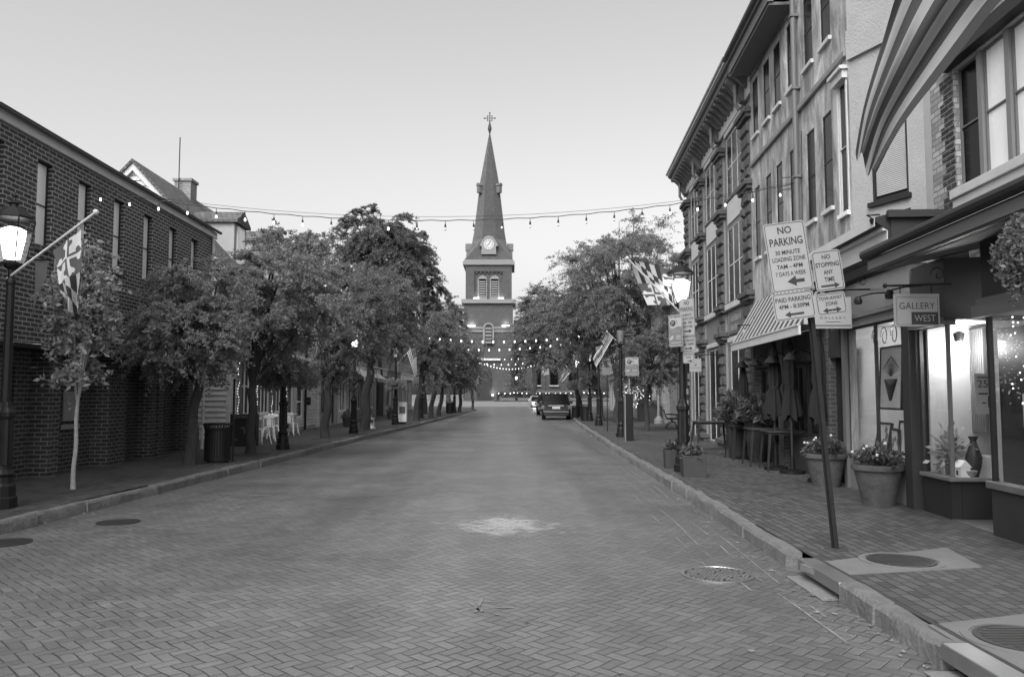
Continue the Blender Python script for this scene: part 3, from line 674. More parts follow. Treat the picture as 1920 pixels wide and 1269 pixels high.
# spire: square eaves sweeping into an octagon
mb = MB(M); cy = w1
def czs(v): t = min(max((487 - v) / 30, 0), 1); return AT(916, v, CYY + w1 * t).z
def ring(half, z, k):      # k = 0 square, 1 regular octagon
    c = half * (1 - .586 * k * .5 * 1.0) if k else half
    t = half * (1 - k * (1 - .414)); P = []
    for sx, sy in ((1, -1), (1, 1), (-1, 1), (-1, -1)):
        if (sx, sy) == (1, -1): P += [(t, -half), (half, -t)]
        elif (sx, sy) == (1, 1): P += [(half, t), (t, half)]
        elif (sx, sy) == (-1, 1): P += [(-t, half), (-half, t)]
        else: P += [(-half, -t), (-t, -half)]
    return [(x, y + cy, z) for x, y in P]
rings = [(92, 487, .03), (84, 480, .12), (75, 472, .35), (69, 464, .65), (65, 454, 1), (60, 440, 1), (37, 345, 1), (2.0, 250, 1)]
vs = []; fs = []; mm = []
for (wpx, v, k) in rings: vs += ring(hx(wpx), czs(v), k)
for i in range(len(rings) - 1):
    for j in range(8):
        fs.append((8 * i + j, 8 * i + (j + 1) % 8, 8 * i + 8 + (j + 1) % 8, 8 * i + 8 + j)); mm.append(1 if j % 2 else 0)
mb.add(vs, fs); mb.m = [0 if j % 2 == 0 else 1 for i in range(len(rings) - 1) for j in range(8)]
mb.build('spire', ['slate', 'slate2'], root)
mb = MB(M); mb.lathe([(.09, 0), (.16, .35), (.32, .8), (.3, 1.2), (.1, 1.9), (.03, 2.3)], (0, cy, czs(252)), 8); mb.build('finial', 'slate2', root)
mb = MB(M); zc = czs(222); mb.tube([(0, cy, czs(238)), (0, cy, czs(211))], .06, 6); mb.tube([(-.95, cy, zc), (.95, cy, zc)], .06, 6)
for a in range(16):
    t0, t1 = a * math.pi / 8, (a + 1) * math.pi / 8; mb.tube([(.42 * math.cos(t0), cy, zc + .42 * math.sin(t0)), (.42 * math.cos(t1), cy, zc + .42 * math.sin(t1))], .045, 5)
for dx, dz in ((.85, 0), (-.85, 0), (0, .85), (0, -.62)): mb.ball((dx, cy, zc + dz), .14, 6)
for dx, dz in ((.5, .5), (-.5, .5), (.5, -.5), (-.5, -.5)): mb.ball((dx * .75, cy, zc + dz * .75), .1, 6)
mb.build('cross', 'metald', root)
# clock gable
z0, z1 = cz(480), cz(441)
mb = MB(M); mb.prism([(-1.2, z0 + .3), (1.2, z0 + .3), (1.12, z0 + 1.5), (1.5, z1 - 1.6), (1.05, z1 - .75), (.6, z1 - .2), (0, z1), (-.6, z1 - .2), (-1.05, z1 - .75), (-1.5, z1 - 1.6), (-1.12, z0 + 1.5)], .1, 2.6, 'y'); ck = mb.build('clock_gable', 'panel', root)
mb = MB(M); r = .82; zc = cz(458); mb.prism([(r * math.cos(a * .2618), zc + r * math.sin(a * .2618)) for a in range(24)], .02, .1, 'y'); mb.build('dial', 'dial', ck)
mb = MB(M)
for a in range(12):
    t = a * math.pi / 6; q = Matrix.Translation((0, 0, zc)) @ Matrix.Rotation(t, 4, 'Y'); b2 = MB(M @ q); b2.box(-.05, .05, -.02, .018, .48, .74); o = len(mb.v); mb.v += b2.v; mb.f += [tuple(i + o for i in f) for f in b2.f]; mb.m += b2.m
for t, L in ((.45, .62), (-2.2, .42)):
    q = Matrix.Translation((0, 0, zc)) @ Matrix.Rotation(t, 4, 'Y'); b2 = MB(M @ q); b2.box(-.05, .05, -.03, .015, -.1, L); o = len(mb.v); mb.v += b2.v; mb.f += [tuple(i + o for i in f) for f in b2.f]; mb.m += b2.m
mb.build('clock_hands', 'signk', ck)
for s in (-1, 1):
    mb = MB(M @ Matrix.Translation((s * 1.62, cy - 1.62 + .25, czs(366))) @ Matrix.Rotation(s * math.pi / 4, 4, 'Z')); mb.box(-.3, .3, -.3, .7, 0, 1.2); mb.prism([(-.42, 1.2), (.42, 1.2), (.2, 1.55), (0, 1.65), (-.2, 1.55)], -.4, .7, 'y'); o = mb.build('spire_dormer', 'trimg', root)
    mb = MB(M @ Matrix.Translation((s * 1.62, cy - 1.62 + .25, czs(366))) @ Matrix.Rotation(s * math.pi / 4, 4, 'Z')); mb.box(-.17, .17, -.33, -.3, .15, 1.15); mb.build('louvre', 'trimg', o)
    mb = MB(M); x = s * hx(81); mb.box(x - .38, x + .38, w1 - .4, w1 + .4, cz(485), cz(449)); mb.box(x - .52, x + .52, w1 - .5, w1 + .5, cz(462), cz(449.5)); mb.build('turret', 'trimg', root)
# floodlights standing on the ledges
for x, v, e in [(-2.7, 612, 14), (2.7, 612, 14), (-1.95, 560, 6), (1.95, 560, 6)]:
    mb = MB(M); y = -.28 if v > 600 else -.2; w = .6 if v > 600 else .4
    mb.box(x - w, x + w, y - .05, y + .05, cz(v), cz(v) + .14); fo = mb.build('floodlight', 'glow', root)
    point_light(root, (x, y + .0, cz(v) + .45 - gz(125)), e, .15, 'flood_lamp')
mb = MB(M); mb.box(.55, .75, -.5, -.3, cz(742), cz(739)); mb.build('floodlight', 'glow', root); point_light(root, (.65, -.6, cz(735) - gz(125)), 14, .15, 'flood_lamp')
# nave to the right of the tower
mb = MB(M); xa, xb = w1, (1110 - 916) * S
mb.box(xa, xb, 2, 16, 0, cz(655)); mb.build('nave_wall', 'brick_red', root)
mb = MB(M); mb.prism([(1.6, cz(655)), (9, cz(590)), (16.4, cz(655))], xa + .02, xb + .5, 'x'); mb.build('nave_roof', 'slate2', root)
mb = MB(M); mb.box(xa, xb, 1.94, 2, cz(735), cz(733)); mb.build('water_table', 'panel', root)
for u in (985 + 22, 1040, 1075):
    x = (u - 916) * S; mb = MB(M); mb.box(x - .62, x + .62, 1.86, 1.99, cz(722), cz(690)); f = mb.build('nave_window', 'glassd', root)
    mb = MB(M); mb.box(x - .75, x + .75, 1.7, 1.98, cz(724), cz(722)); mb.build('sill', 'offw', f)
# circle wall, hedge and string of bulbs
Yh = 113.5; Sh = Yh / F
strip('crossing_kerb', lambda y: -60, lambda y: 60, [110, 110.3], .12, 'granite')
mb = MB(); mb.box(-2.6, 30, 110.31, 111.2, .3, .78); tag(mb.build('circle_pavement', 'concrete'), kind='structure')
root = empty('garden_wall', ((1020 - 960) * Sh, 112, gz(112)), label='low pale stone retaining wall in front of the church hedge', cat='wall')
x0, x1 = (937 - 1020) * Sh, 22; mb = MB(); mb.box(x0, x1, -.2, .2, -.2, .42); mb.build('wall_face', 'trimg', root); mb = MB(); mb.box(x0 - .05, x1, -.26, .26, .42, .5); mb.build('coping', 'trimg', root)

# ================================================================= TREES
def leaves_mesh(name, P, size, m, parent, seed=0, flat=0.0, stretch=1.6):
    rg = np.random.default_rng(seed); n = len(P)
    a = rg.normal(size=(n, 3)); a[:, 2] *= (1 - flat); a /= np.linalg.norm(a, axis=1)[:, None] + 1e-9
    b = rg.normal(size=(n, 3)); b -= (b * a).sum(1)[:, None] * a; b /= np.linalg.norm(b, axis=1)[:, None] + 1e-9
    s = size * rg.uniform(.6, 1.3, n)[:, None]
    nr = np.cross(a, b)
    V = np.empty((n, 4, 3)); V[:, 0] = P - a * s * stretch * .5; V[:, 1] = P + b * s * .38 + nr * s * .12; V[:, 2] = P + a * s * stretch * .5; V[:, 3] = P - b * s * .38 + nr * s * .12
    me = bpy.data.meshes.new(name); me.vertices.add(4 * n); me.vertices.foreach_set('co', V.reshape(-1).astype(np.float32))
    me.loops.add(4 * n); me.loops.foreach_set('vertex_index', np.arange(4 * n, dtype=np.int32))
    me.polygons.add(n); me.polygons.foreach_set('loop_start', np.arange(0, 4 * n, 4, dtype=np.int32)); me.polygons.foreach_set('loop_total', np.full(n, 4, dtype=np.int32))
    me.update(calc_edges=True); me.materials.append(K[m])
    o = bpy.data.objects.new(name, me); COL.objects.link(o); o.parent = parent; return o
def tree(name, label, base, cc, rad, n, leaf, trunk_r, mat_='leaf', bark='bark', clumps=70, fork=None, seed=1, group='street trees', shape='round', cat='tree', flat=0., sig=.16, skin=.3, up=.08, droop=.35):
    """cc: crown centre relative to base, rad: crown radii"""
    rg = np.random.default_rng(seed); rnd = random.Random(seed)
    root = empty(name, base, label=label, cat=cat, group=group)
    cc = np.array(cc, float); rad = np.array(rad, float); C = []
    while len(C) < clumps:
        d = rg.normal(size=3); d /= np.linalg.norm(d); r = rg.uniform(skin, 1.0) ** .6
        r *= .82 + .3 * math.sin(3.1 * d[0] + seed) * math.cos(2.7 * d[1] + 1.3 * seed) + .12 * math.sin(5 * d[2] + seed * 2)
        p = d * r
        if shape == 'cone': p[2] = rg.uniform(-1, 1); k = .12 + .9 * (1 - p[2]) / 2; aa = rg.uniform(0, 6.28); q = k * rg.uniform(.3, 1.0); p[0] = q * math.cos(aa); p[1] = q * math.sin(aa)
        if shape == 'flatbase' and p[2] < -.45: p[2] = -.45 + (p[2] + .45) * .4
        C.append(cc + p * rad)
    C = np.array(C)
    w = rg.uniform(.3, 1.6, clumps); w /= w.sum(); idx = rg.choice(clumps, n, p=w)
    sz = rad.mean() * sig; K_ = 9
    out = (C - cc) / rad; out /= np.linalg.norm(out, axis=1)[:, None] + 1e-6
    tw = out[:, None, :] * .75 + rg.normal(size=(clumps, K_, 3)) * .62; tw[:, :, 2] *= .6; tw[:, :, 2] += up
    tw /= np.linalg.norm(tw, axis=2)[:, :, None]; tl = rg.uniform(.6, 3.7, (clumps, K_)) * sz
    kk = rg.integers(0, K_, n); t = rg.uniform(0, 1, n) ** .8; ln = tl[idx, kk]
    P = C[idx] + tw[idx, kk] * (t * ln)[:, None]; P[:, 2] -= droop * (t * t * ln) ; P += rg.normal(size=(n, 3)) * (sz * (.26 - .12 * t))[:, None] * [1, 1, .6]
    leaves_mesh('crown', P, leaf * .82, mat_, root, seed, flat)
    mb = MB(); top = np.array(fork if fork is not None else (cc[0] * .4, cc[1] * .4, cc[2] - rad[2] * .75))
    k = 7; pts = [Vector((top[0] * (i / k) ** 1.3 + .35 * trunk_r * math.sin(i * 1.3 + seed) * (i > 0), top[1] * i / k, top[2] * i / k)) for i in range(k + 1)]
    mb.tube([Vector((0, 0, -.05))] + pts[0:], [trunk_r * 1.5, trunk_r * 1.25] + [trunk_r * (1.05 - .25 * i / k) for i in range(1, k + 1)], 10)
    mains = sorted(range(clumps), key=lambda i: -C[i][2])[:: max(1, clumps // 16)]
    T = Vector(top)
    for j, i in enumerate(mains):
        e = Vector(C[i]); st = T if j % 2 == 0 else T.lerp(Vector(cc), .3); mid = st.lerp(e, .5) + Vector((rnd.uniform(-.1, .1), rnd.uniform(-.1, .1), rnd.uniform(0, .25))) * rad[0] * .6
        q = [st.lerp(mid, t) for t in (0, .5)] + [mid] + [mid.lerp(e, t) for t in (.5, 1)]
        r0 = trunk_r * (.62 if j < 6 else .4); mb.tube(q, [r0, r0 * .75, r0 * .55, r0 * .35, r0 * .12], 6)
        for z in range(3):
            o2 = Vector(C[rnd.randrange(clumps)]); s2 = q[2 + z % 2]; e2 = s2.lerp(o2, .55); mb.tube([s2, s2.lerp(e2, .5) + Vector((0, 0, .05)), e2], [r0 * .35, r0 * .22, r0 * .06], 5)
    if cc[2] > 3 * rad[2]: pass
    mb.tube([T, T.lerp(Vector(cc), .7), Vector((cc[0], cc[1], cc[2] + rad[2] * .8))], [trunk_r * .75, trunk_r * .4, .01], 6)
    mb.build('trunk', bark, root, smooth=True); return root
def gtree(name, label, bu, bv, cu, cv, ru, rv, **kw):     # base and crown given by photo pixels at the tree's own depth
    b = G(bu, bv); c = AT(cu, cv, b.y); s = b.y / F
    return tree(name, label, (b.x, b.y, .15), (c.x - b.x, .0, c.z - .15), (ru * s, kw.pop('ry', ru * s), rv * s), **kw)
GL = 'street trees on the left pavement'; GR = 'street trees on the right pavement'
gtree('sapling', 'slim pale trunked sapling in front of the dark brick building', 137, 917, 155, 590, 50, 172, n=7000, leaf=.078, trunk_r=.035, mat_='leafl', bark='barkp', clumps=95, seed=3, group=GL, fork=(.02, 0, 1.35), sig=.17, skin=.1)
gtree('street_tree', 'round crowned street tree beside the black litter bin', 355, 872, 352, 608, 112, 128, n=75000, leaf=.052, trunk_r=.12, mat_='leaf', clumps=130, seed=5, group=GL, fork=(.14, 0, 1.75), sig=.15, shape='flatbase')
gtree('street_tree', 'spreading street tree between the sandwich board and the second lamp', 470, 851, 515, 558, 128, 132, n=75000, leaf=.056, trunk_r=.12, mat_='leaf', clumps=110, seed=8, group=GL, fork=(0, 0, 1.7), sig=.15)
gtree('street_tree', 'forked street tree before the third lamp, its flag hanging beside it', 610, 821, 655, 590, 102, 108, n=60000, leaf=.062, trunk_r=.15, mat_='leafd', clumps=100, seed=9, group=GL, fork=(.1, 0, 2.0), sig=.16)
gtree('street_tree', 'thick leaning street tree behind the fire hydrant', 683, 806, 712, 588, 92, 98, n=50000, leaf=.068, trunk_r=.2, mat_='leafd', clumps=90, seed=12, group=GL, fork=(.2, 0, 2.6), sig=.16)
gtree('street_tree', 'dark street tree just beyond the newspaper box', 780, 788, 808, 645, 62, 75, n=36000, leaf=.075, trunk_r=.16, mat_='leafd', clumps=80, seed=14, group=GL, sig=.17)
gtree('street_tree', 'street tree just past the fifth lamp on the left', 808, 782, 838, 655, 46, 62, n=16000, leaf=.11, trunk_r=.16, mat_='leaf', clumps=60, seed=15, group=GL, sig=.17)
gtree('street_tree', 'low crowned street tree in front of the far left planter', 823, 780, 846, 672, 50, 60, n=14000, leaf=.11, trunk_r=.15, mat_='leafd', clumps=60, seed=16, group=GL, sig=.17)
gtree('street_tree', 'street tree beyond the far left planter', 862, 773, 868, 690, 34, 44, n=11000, leaf=.11, trunk_r=.15, mat_='leaf', clumps=50, seed=17, group=GL, sig=.18)
gtree('street_tree', 'last small street tree at the end of the left kerb', 886, 768, 886, 692, 28, 42, n=9000, leaf=.12, trunk_r=.13, mat_='leafd', clumps=50, seed=18, group=GL, sig=.18)
gtree('street_tree', 'large spreading street tree behind the parking pay station', 1158, 792, 1162, 535, 122, 155, n=125000, leaf=.075, trunk_r=.2, mat_='leaf', clumps=170, seed=22, group=GR, fork=(0, 0, 2.2), sig=.125)
gtree('street_tree', 'street tree behind the flag lamp beyond the pay station', 1128, 789, 1088, 600, 85, 108, n=60000, leaf=.08, trunk_r=.17, mat_='leaf', clumps=120, seed=23, group=GR, sig=.14)
gtree('street_tree', 'far street tree above the parked black car', 1090, 779, 1042, 625, 60, 88, n=26000, leaf=.13, trunk_r=.16, mat_='leafd', clumps=80, seed=24, group=GR, sig=.15)
gtree('street_tree', 'low hanging bushy tree between the bench and the pay station', 1212, 808, 1218, 660, 66, 70, n=36000, leaf=.06, trunk_r=.1, mat_='leafd', clumps=90, seed=25, group=GR, sig=.15)
GB = 'big trees rising behind the shops'
def btree(name, label, Y, u, v, ru, rv, **kw):
    c = AT(u, v, Y); s = Y / F; g = gz(Y); cz_ = c.z - g
    return tree(name, label, (c.x, Y, g), (0, 0, cz_), (ru * s, ru * s, rv * s), group=GB, **kw)
btree('cedar_tree', 'tall feathery evergreen rising above the left street trees', 56, 712, 478, 112, 100, n=110000, leaf=.12, trunk_r=.3, mat_='leafn', clumps=170, seed=31, sig=.10, flat=.6, droop=.7, up=.15)
btree('cedar_tree', 'drooping evergreen to the right of the tall feathery one', 62, 795, 560, 62, 100, n=60000, leaf=.12, trunk_r=.25, mat_='leafn', droop=.9, clumps=80, seed=32, sig=.12, flat=.5, shape='cone')
btree('shade_tree', 'broad crowned tree behind the clapboard house', 48, 555, 500, 85, 80, n=32000, leaf=.12, trunk_r=.3, mat_='leaf', clumps=90, seed=33, sig=.14)
btree('shade_tree', 'dark leafy tree left of the church tower', 108, 842, 612, 44, 68, n=24000, leaf=.18, trunk_r=.3, mat_='leafd', clumps=80, seed=34, sig=.14)
btree('shade_tree', 'leafy tree just right of the church tower', 112, 1002, 605, 50, 85, n=30000, leaf=.18, trunk_r=.35, mat_='leafd', clumps=100, seed=35, sig=.14)
btree('shade_tree', 'dense tree behind the far right shops', 95, 1085, 620, 70, 90, n=30000, leaf=.17, trunk_r=.3, mat_='leafd', clumps=100, seed=36, sig=.15)
btree('shade_tree', 'tall tree behind the middle shops on the left', 75, 660, 560, 90, 75, n=30000, leaf=.16, trunk_r=.3, mat_='leafd', clumps=80, seed=37, sig=.15)
btree('young_tree', 'small conical tree standing on the lawn before the church', 112.8, 970, 682, 24, 48, n=9000, leaf=.15, trunk_r=.09, mat_='leafd', clumps=90, seed=38, sig=.12, shape='cone')
# hedge in front of the church with bulbs
rg = np.random.default_rng(5); xa, xb = (930 - 960) * Sh, (1180 - 960) * Sh
P = np.stack([rg.uniform(xa, xb, 16000), 113.4 + rg.normal(size=16000) * .35, gz(113) + rg.uniform(.2, 1.25, 16000)], 1)
hroot = empty('hedge', ((xa + xb) / 2, 113.4, gz(113)), label='clipped dark hedge behind the low wall before the church', cat='hedge')
P[:, 0] -= (xa + xb) / 2; P[:, 1] -= 113.4; P[:, 2] -= gz(113); leaves_mesh('foliage', P, .16, 'leafd', hroot, 6)
root = empty('hedge_lights', ((xa + xb) / 2, 112.6, gz(113)), label='row of small bulbs strung along the church hedge', cat='string lights')
mb = MB(); rnd = random.Random(8); x = xa + .4; pts = []
while x < xb - .5: pts.append((x - (xa + xb) / 2, 0, 1.12 + rnd.uniform(-.06, .06))); x += rnd.uniform(.4, .9)
mb.tube(pts, .015, 5); mb.build('wire', 'wire', root)
b0 = None
for p in pts:
    if b0 is None:
        mb = MB(); mb.ball((0, 0, 0), .075, 6); b0 = mb.build('bulb', 'bulbs', root); b0.location = p
    else: b = b0.copy(); COL.objects.link(b); b.location = p

# ================================================================= STREET LAMPS
def us_flag(u, v):
    if u < .4 and v < 7 / 13:
        a, b = u / .4 * 11, v * 13 / 7 * 9
        return 1 if (abs(a - round(a)) < .28 and abs(b - round(b)) < .28 and (round(a) + round(b)) % 2 == 0 and 0 < round(a) < 11 and 0 < round(b) < 9) else 2
    return 0 if int(v * 13) % 2 == 0 else 1
US = ['stripe_d', 'cwht', 'cblu']
def calvert(a, b): k = int(a * 5.999) % 2; return (1 - k) if abs(a - b) < .17 else k
def crossland(a, b):
    x, y = a - .5, b - .5; q = (x < 0) == (y < 0)
    cr = (abs(x) < .075 and abs(y) < .36) or (abs(y) < .075 and abs(x) < .36)
    for (cx, cy) in ((.36, 0), (-.36, 0), (0, .36), (0, -.36)):
        for dx, dy in (((0, .09), (0, -.09), (.06, 0)) if cx else ((.09, 0), (-.09, 0), (0, .06))):
            s = 1 if (cx + cy) > 0 else -1
            if (x - cx - (dx * s if cx else dx)) ** 2 + (y - cy - (dy if cx else dy * s)) ** 2 < .0062: cr = True
    return 2 + int(q == cr)
def md_flag(u, v):
    a, b = (u * 2) % 1, (v * 2) % 1
    return calvert(a, b) if (u < .5) == (v < .5) else crossland(a, b)
def md_hang(u, v): return crossland(v, u * 2) if u < .5 else calvert(v, (u * 2) % 1)
MD = ['gold', 'cblk', 'cred', 'cwht']
def cloth(parent, P, design, mats, nu=60, nv=40, name='flag_cloth', sub=True):
    vs = []; fs = []; mi = []
    for i in range(nu + 1):
        for j in range(nv + 1): vs.append(P(i / nu, j / nv))
    for i in range(nu):
        for j in range(nv):
            fs.append((i * (nv + 1) + j, (i + 1) * (nv + 1) + j, (i + 1) * (nv + 1) + j + 1, i * (nv + 1) + j + 1)); mi.append(design((i + .5) / nu, (j + .5) / nv))
    mb = MB(); mb.add(vs, fs); mb.m = mi; return mb.build(name, mats, parent, smooth='all')

def make_lamp(lit):
    root = empty('street_lamp', (0, 0, 0))
    mb = MB(); mb.lathe([(.19, 0), (.19, .14), (.165, .16), (.16, .30), (.135, .34), (.13, .42), (.15, .46), (.11, .52), (.10, .60)], n=12); mb.build('base', 'black', root)
    mb = MB(); mb.lathe([(.118, .58), (.108, 1.2), (.13, 1.24), (.13, 1.30), (.09, 1.36), (.075, 1.44)], n=20, flute=.09); mb.build('plinth', 'black', root)
    mb = MB(); mb.lathe([(.068, 1.4), (.055, 3.05), (.065, 3.07), (.065, 3.11), (.04, 3.15), (.05, 3.27), (.1, 3.31), (.1, 3.345)], n=16, flute=.06); mb.build('pole', 'black', root)
    mb = MB(); mb.lathe([(.155, 3.36), (.262, 3.95), (.27, 3.97)], n=4, rot=math.pi / 4, cap=False)
    mb.build('lantern_glass', 'glassl', root)
    mb = MB()
    for k in range(4):
        a = math.pi / 4 + k * math.pi / 2; c, s = math.cos(a), math.sin(a); mb.tube([(.157 * c, .157 * s, 3.36), (.272 * c, .272 * s, 3.97)], .01, 5)
    mb.lathe([(.275, 3.97), (.275, 4.0), (.13, 4.13), (.06, 4.14), (.055, 4.19), (.08, 4.2), (.03, 4.24), (.02, 4.28), (.035, 4.31), (.004, 4.36)], n=8); mb.lathe([(.165, 3.335), (.165, 3.365)], n=4, rot=math.pi / 4)
    mb.build('lantern_cap', 'black', root)
    mb = MB(); mb.lathe([(.10, 3.42), (.15, 3.7), (.16, 3.82), (.08, 3.86)], n=12); mb.build('lantern_light', 'glow' if lit == 1 else 'glowdim' if lit else 'panel', root)
    return root
L1, L0, LD = make_lamp(1), make_lamp(0), make_lamp(2)
GS = 'black street lamps'
lamps = []
for (u, v, lit, label) in [
 (2, 952, 1, 'lit street lamp at the left edge carrying the hanging checkered flag'),
 (530, 842, 1, 'lit street lamp with a hanging flower basket behind the cafe chairs'),
 (663, 812, 1, 'street lamp wrapped by tree leaves just before the fire hydrant'),
 (741, 796, 2, 'street lamp beside the newspaper box with a round flower basket'),
 (789, 784, 2, 'street lamp partly hidden by trunks past the newspaper box'),
 (852, 774, 1, 'small lit street lamp above the far left planter'),
 (1282, 884, 1, 'lit street lamp with the blown checkered flag and parking signs'),
 (1165, 819, 0, 'unlit street lamp directly behind the parking pay station'),
 (1123, 798, 0, 'street lamp carrying a striped flag, before the far litter bins'),
 (1106, 789, 2, 'street lamp with a flower basket beside the far litter bin'),
 (1083, 780, 1, 'lit street lamp just right of the parked black car'),
 ]:
    b = G(u, v); src = (L0, L1, LD)[lit]
    o = copy_tree(src, loc=(b.x, b.y, .15)); tag(o, label, 'street lamp', GS); lamps.append(o)
    if lit == 1: point_light(o, (0, 0, 3.72), 17, .1)
b = AT(968, 745, 111.6); o = copy_tree(L1, loc=(b.x, 111.6, gz(111.6) + .12), label=None); o.scale = (.85, .85, .85); tag(o, 'small lit lamp on the church lawn by the conical tree', 'street lamp', GS)
for s in (L0, L1, LD):
    for ch in list(s.children): bpy.data.objects.remove(ch)
    bpy.data.objects.remove(s)

# hanging baskets on lamps
def basket(lamp, label, z, r, seed, n=5000):
    x, y, _ = lamp.location; root = empty('flower_basket', (x, y, .15), label=label, cat='flower basket', group='flower baskets on street lamps')
    mb = MB(); mb.lathe([(.05, z - .28), (.26, z - .1), (.3, z), (.3, z + .01), (.05, z - .1)], n=14); mb.build('pot', 'potd', root)
    mb = MB()
    for a in range(4): t = a * math.pi / 2; mb.tube([(.29 * math.cos(t), .29 * math.sin(t), z), (.05 * math.cos(t), .05 * math.sin(t), z + .5)], .008, 5)
    mb.build('hanger', 'black', root)
    rg = np.random.default_rng(seed); d = rg.normal(size=(n, 3)); d /= np.linalg.norm(d, axis=1)[:, None]; q = d * (rg.uniform(.2, 1, n) ** .4)[:, None] * r
    k = np.linalg.norm(q[:, :2], axis=1) / r; q *= (1 + .22 * np.sin(d[:, :1] * 6 + seed) + .18 * np.cos(d[:, 1:2] * 9)); q[:, 2] = q[:, 2] * .5 - k * k * .25 * r; q[:, 2] += z + .05
    leaves_mesh('plants', q, .05 if r < .6 else .06, 'leafl' if r < .6 else 'leaf', root, seed)
basket(lamps[1], 'large trailing flower basket on the lamp behind the cafe chairs', 2.1, .85, 41, 5200)
basket(lamps[3], 'round trailing flower basket on the lamp by the newspaper box', 2.0, .55, 42)
basket(lamps[9], 'pale trailing flower basket on the lamp beside the far litter bin', 2.1, .6, 43)
basket(lamps[10], 'flower basket on the lit lamp right of the parked black car', 2.15, .65, 44)

# flags on lamps
def lamp_flag(name, label, P0, P1, Pfn, design, mats, cat='flag', group=None, r=.018, nu=60, nv=40):
    P0, P1 = Vector(P0), Vector(P1); root = empty(name, tuple(P0), label=label, cat=cat, group=group)
    mb = MB(); d = P1 - P0; mb.tube([(0, 0, 0), tuple(d)], r, 8); mb.ball(tuple(d), r * 2.2, 8); mb.build('flag_pole', 'wood', root)
    cloth(root, lambda u, v: tuple(Vector(Pfn(u, v)) - P0), design, mats, nu, nv); return root
def bil(A, B, C, D, u, v): return (A * (1 - u) * (1 - v) + B * u * (1 - v) + C * u * v + D * (1 - u) * v)
# near left: crossland above, checks below, hanging from the tilted pole
yl = lamps[0].location.y
P0 = AT(14, 522, yl); P1 = AT(180, 398, yl - .5)
def Pf(u, v):
    top = AT(99 + 54 * v, 470 - 40 * v, yl - .33 - .1 * v)
    bot = AT(121 + 31 * v + 0 * v, 548 + 42 * v, yl - .3)
    mid = AT(112 + 41 * v, 548 - 26 * v, yl - .33)
    if u < .62: t = u / .62; p = top.lerp(mid, t)
    else: t = (u - .62) / .38; p = mid.lerp(AT(126 + 25 * v, 572 + 16 * math.sin(v * 2.6), yl - .3), t)
    p.y += .05 * math.sin(v * 9 + u * 2) * (.3 + u); p.x += .012 * math.sin(u * 9 + v * 4); return p
lamp_flag('state_flag', 'checkered and cross quartered flag hanging limp from the left edge lamp', P0, P1, Pf, md_hang, MD, group='checkered state flags')
# right lamp: blown flag
yr = lamps[6].location.y
P0 = AT(1279, 590, yr); P1 = AT(1176, 484, yr - .3)
A, B, C, D = AT(1181, 488, yr - .3), AT(1288, 500, yr + .35), AT(1287, 566, yr + .35), AT(1214, 572, yr - .05)
def Pf(u, v):
    p = bil(A, B, C, D, u, v); p.y += .07 * math.sin(u * 7 + v * 3); p.z += .05 * math.sin(u * 6.0) * (1 - v) * 1 - .05 * math.sin(u * 3.14) * (1 - v) * 1.5 - .03 * math.sin(u * 3.14) * v; return p
lamp_flag('state_flag', 'checkered and cross quartered flag blown out beside the right lit lamp', P0, P1, Pf, md_flag, MD, group='checkered state flags')
def mini_flag(label, Y, a, b, corners, design=us_flag, mats=US, wave=.06, name='striped_flag', group='striped flags on street lamps'):
    P0, P1 = AT(*a, Y), AT(*b, Y - .2); A, B, C, D = [AT(*c, Y - .15) for c in corners]
    def Pf(u, v):
        p = bil(A, B, C, D, u, v); p.y += wave * math.sin(v * 9 + u * 3) * (.3 + u); return p
    lamp_flag(name, label, P0, P1, Pf, design, mats, group=group, nu=52, nv=39)
# corners A (hoist top), B (fly top), C (fly bottom), D (hoist bottom)
mini_flag('striped flag on the lamp beyond the pay station, tilted left', lamps[8].location.y, (1168, 650), (1138, 622), [(1137, 622), (1111, 672), (1118, 690), (1150, 634)])
mini_flag('striped flag on the lamp above the newspaper box', lamps[3].location.y, (744, 683), (778, 645), [(780, 645), (783, 700), (778, 707), (762, 663)])
mini_flag('faded striped flag hanging beside the forked tree', 24.0, (607, 660), (572, 600), [(572, 602), (588, 668), (597, 666), (596, 612)])
mini_flag('tiny striped flag right of the parked black car', lamps[10].location.y - 2, (1070, 698), (1062, 687), [(1058, 688), (1049, 714), (1055, 716), (1069, 700)])
mini_flag('second tiny striped flag just above the parked black car lamp', lamps[10].location.y + 6, (1084, 694), (1066, 682), [(1064, 680), (1062, 694), (1070, 697), (1078, 692)])
mini_flag('tiny striped flag at the far end of the left trees', 72, (888, 718), (898, 706), [(890, 706), (893, 722), (897, 720), (898, 706)])
mini_flag('small checkered flag by the far lit lamp on the left', lamps[5].location.y, (856, 705), (878, 682), [(878, 682), (868, 708), (860, 706), (860, 700)], md_flag, MD, name='state_flag', group='checkered state flags')
mini_flag('small checkered flag tip showing through leaves by the third lamp', lamps[2].location.y, (668, 660), (690, 640), [(690, 640), (684, 656), (674, 655), (672, 652)], md_flag, MD, name='state_flag', group='checkered state flags')

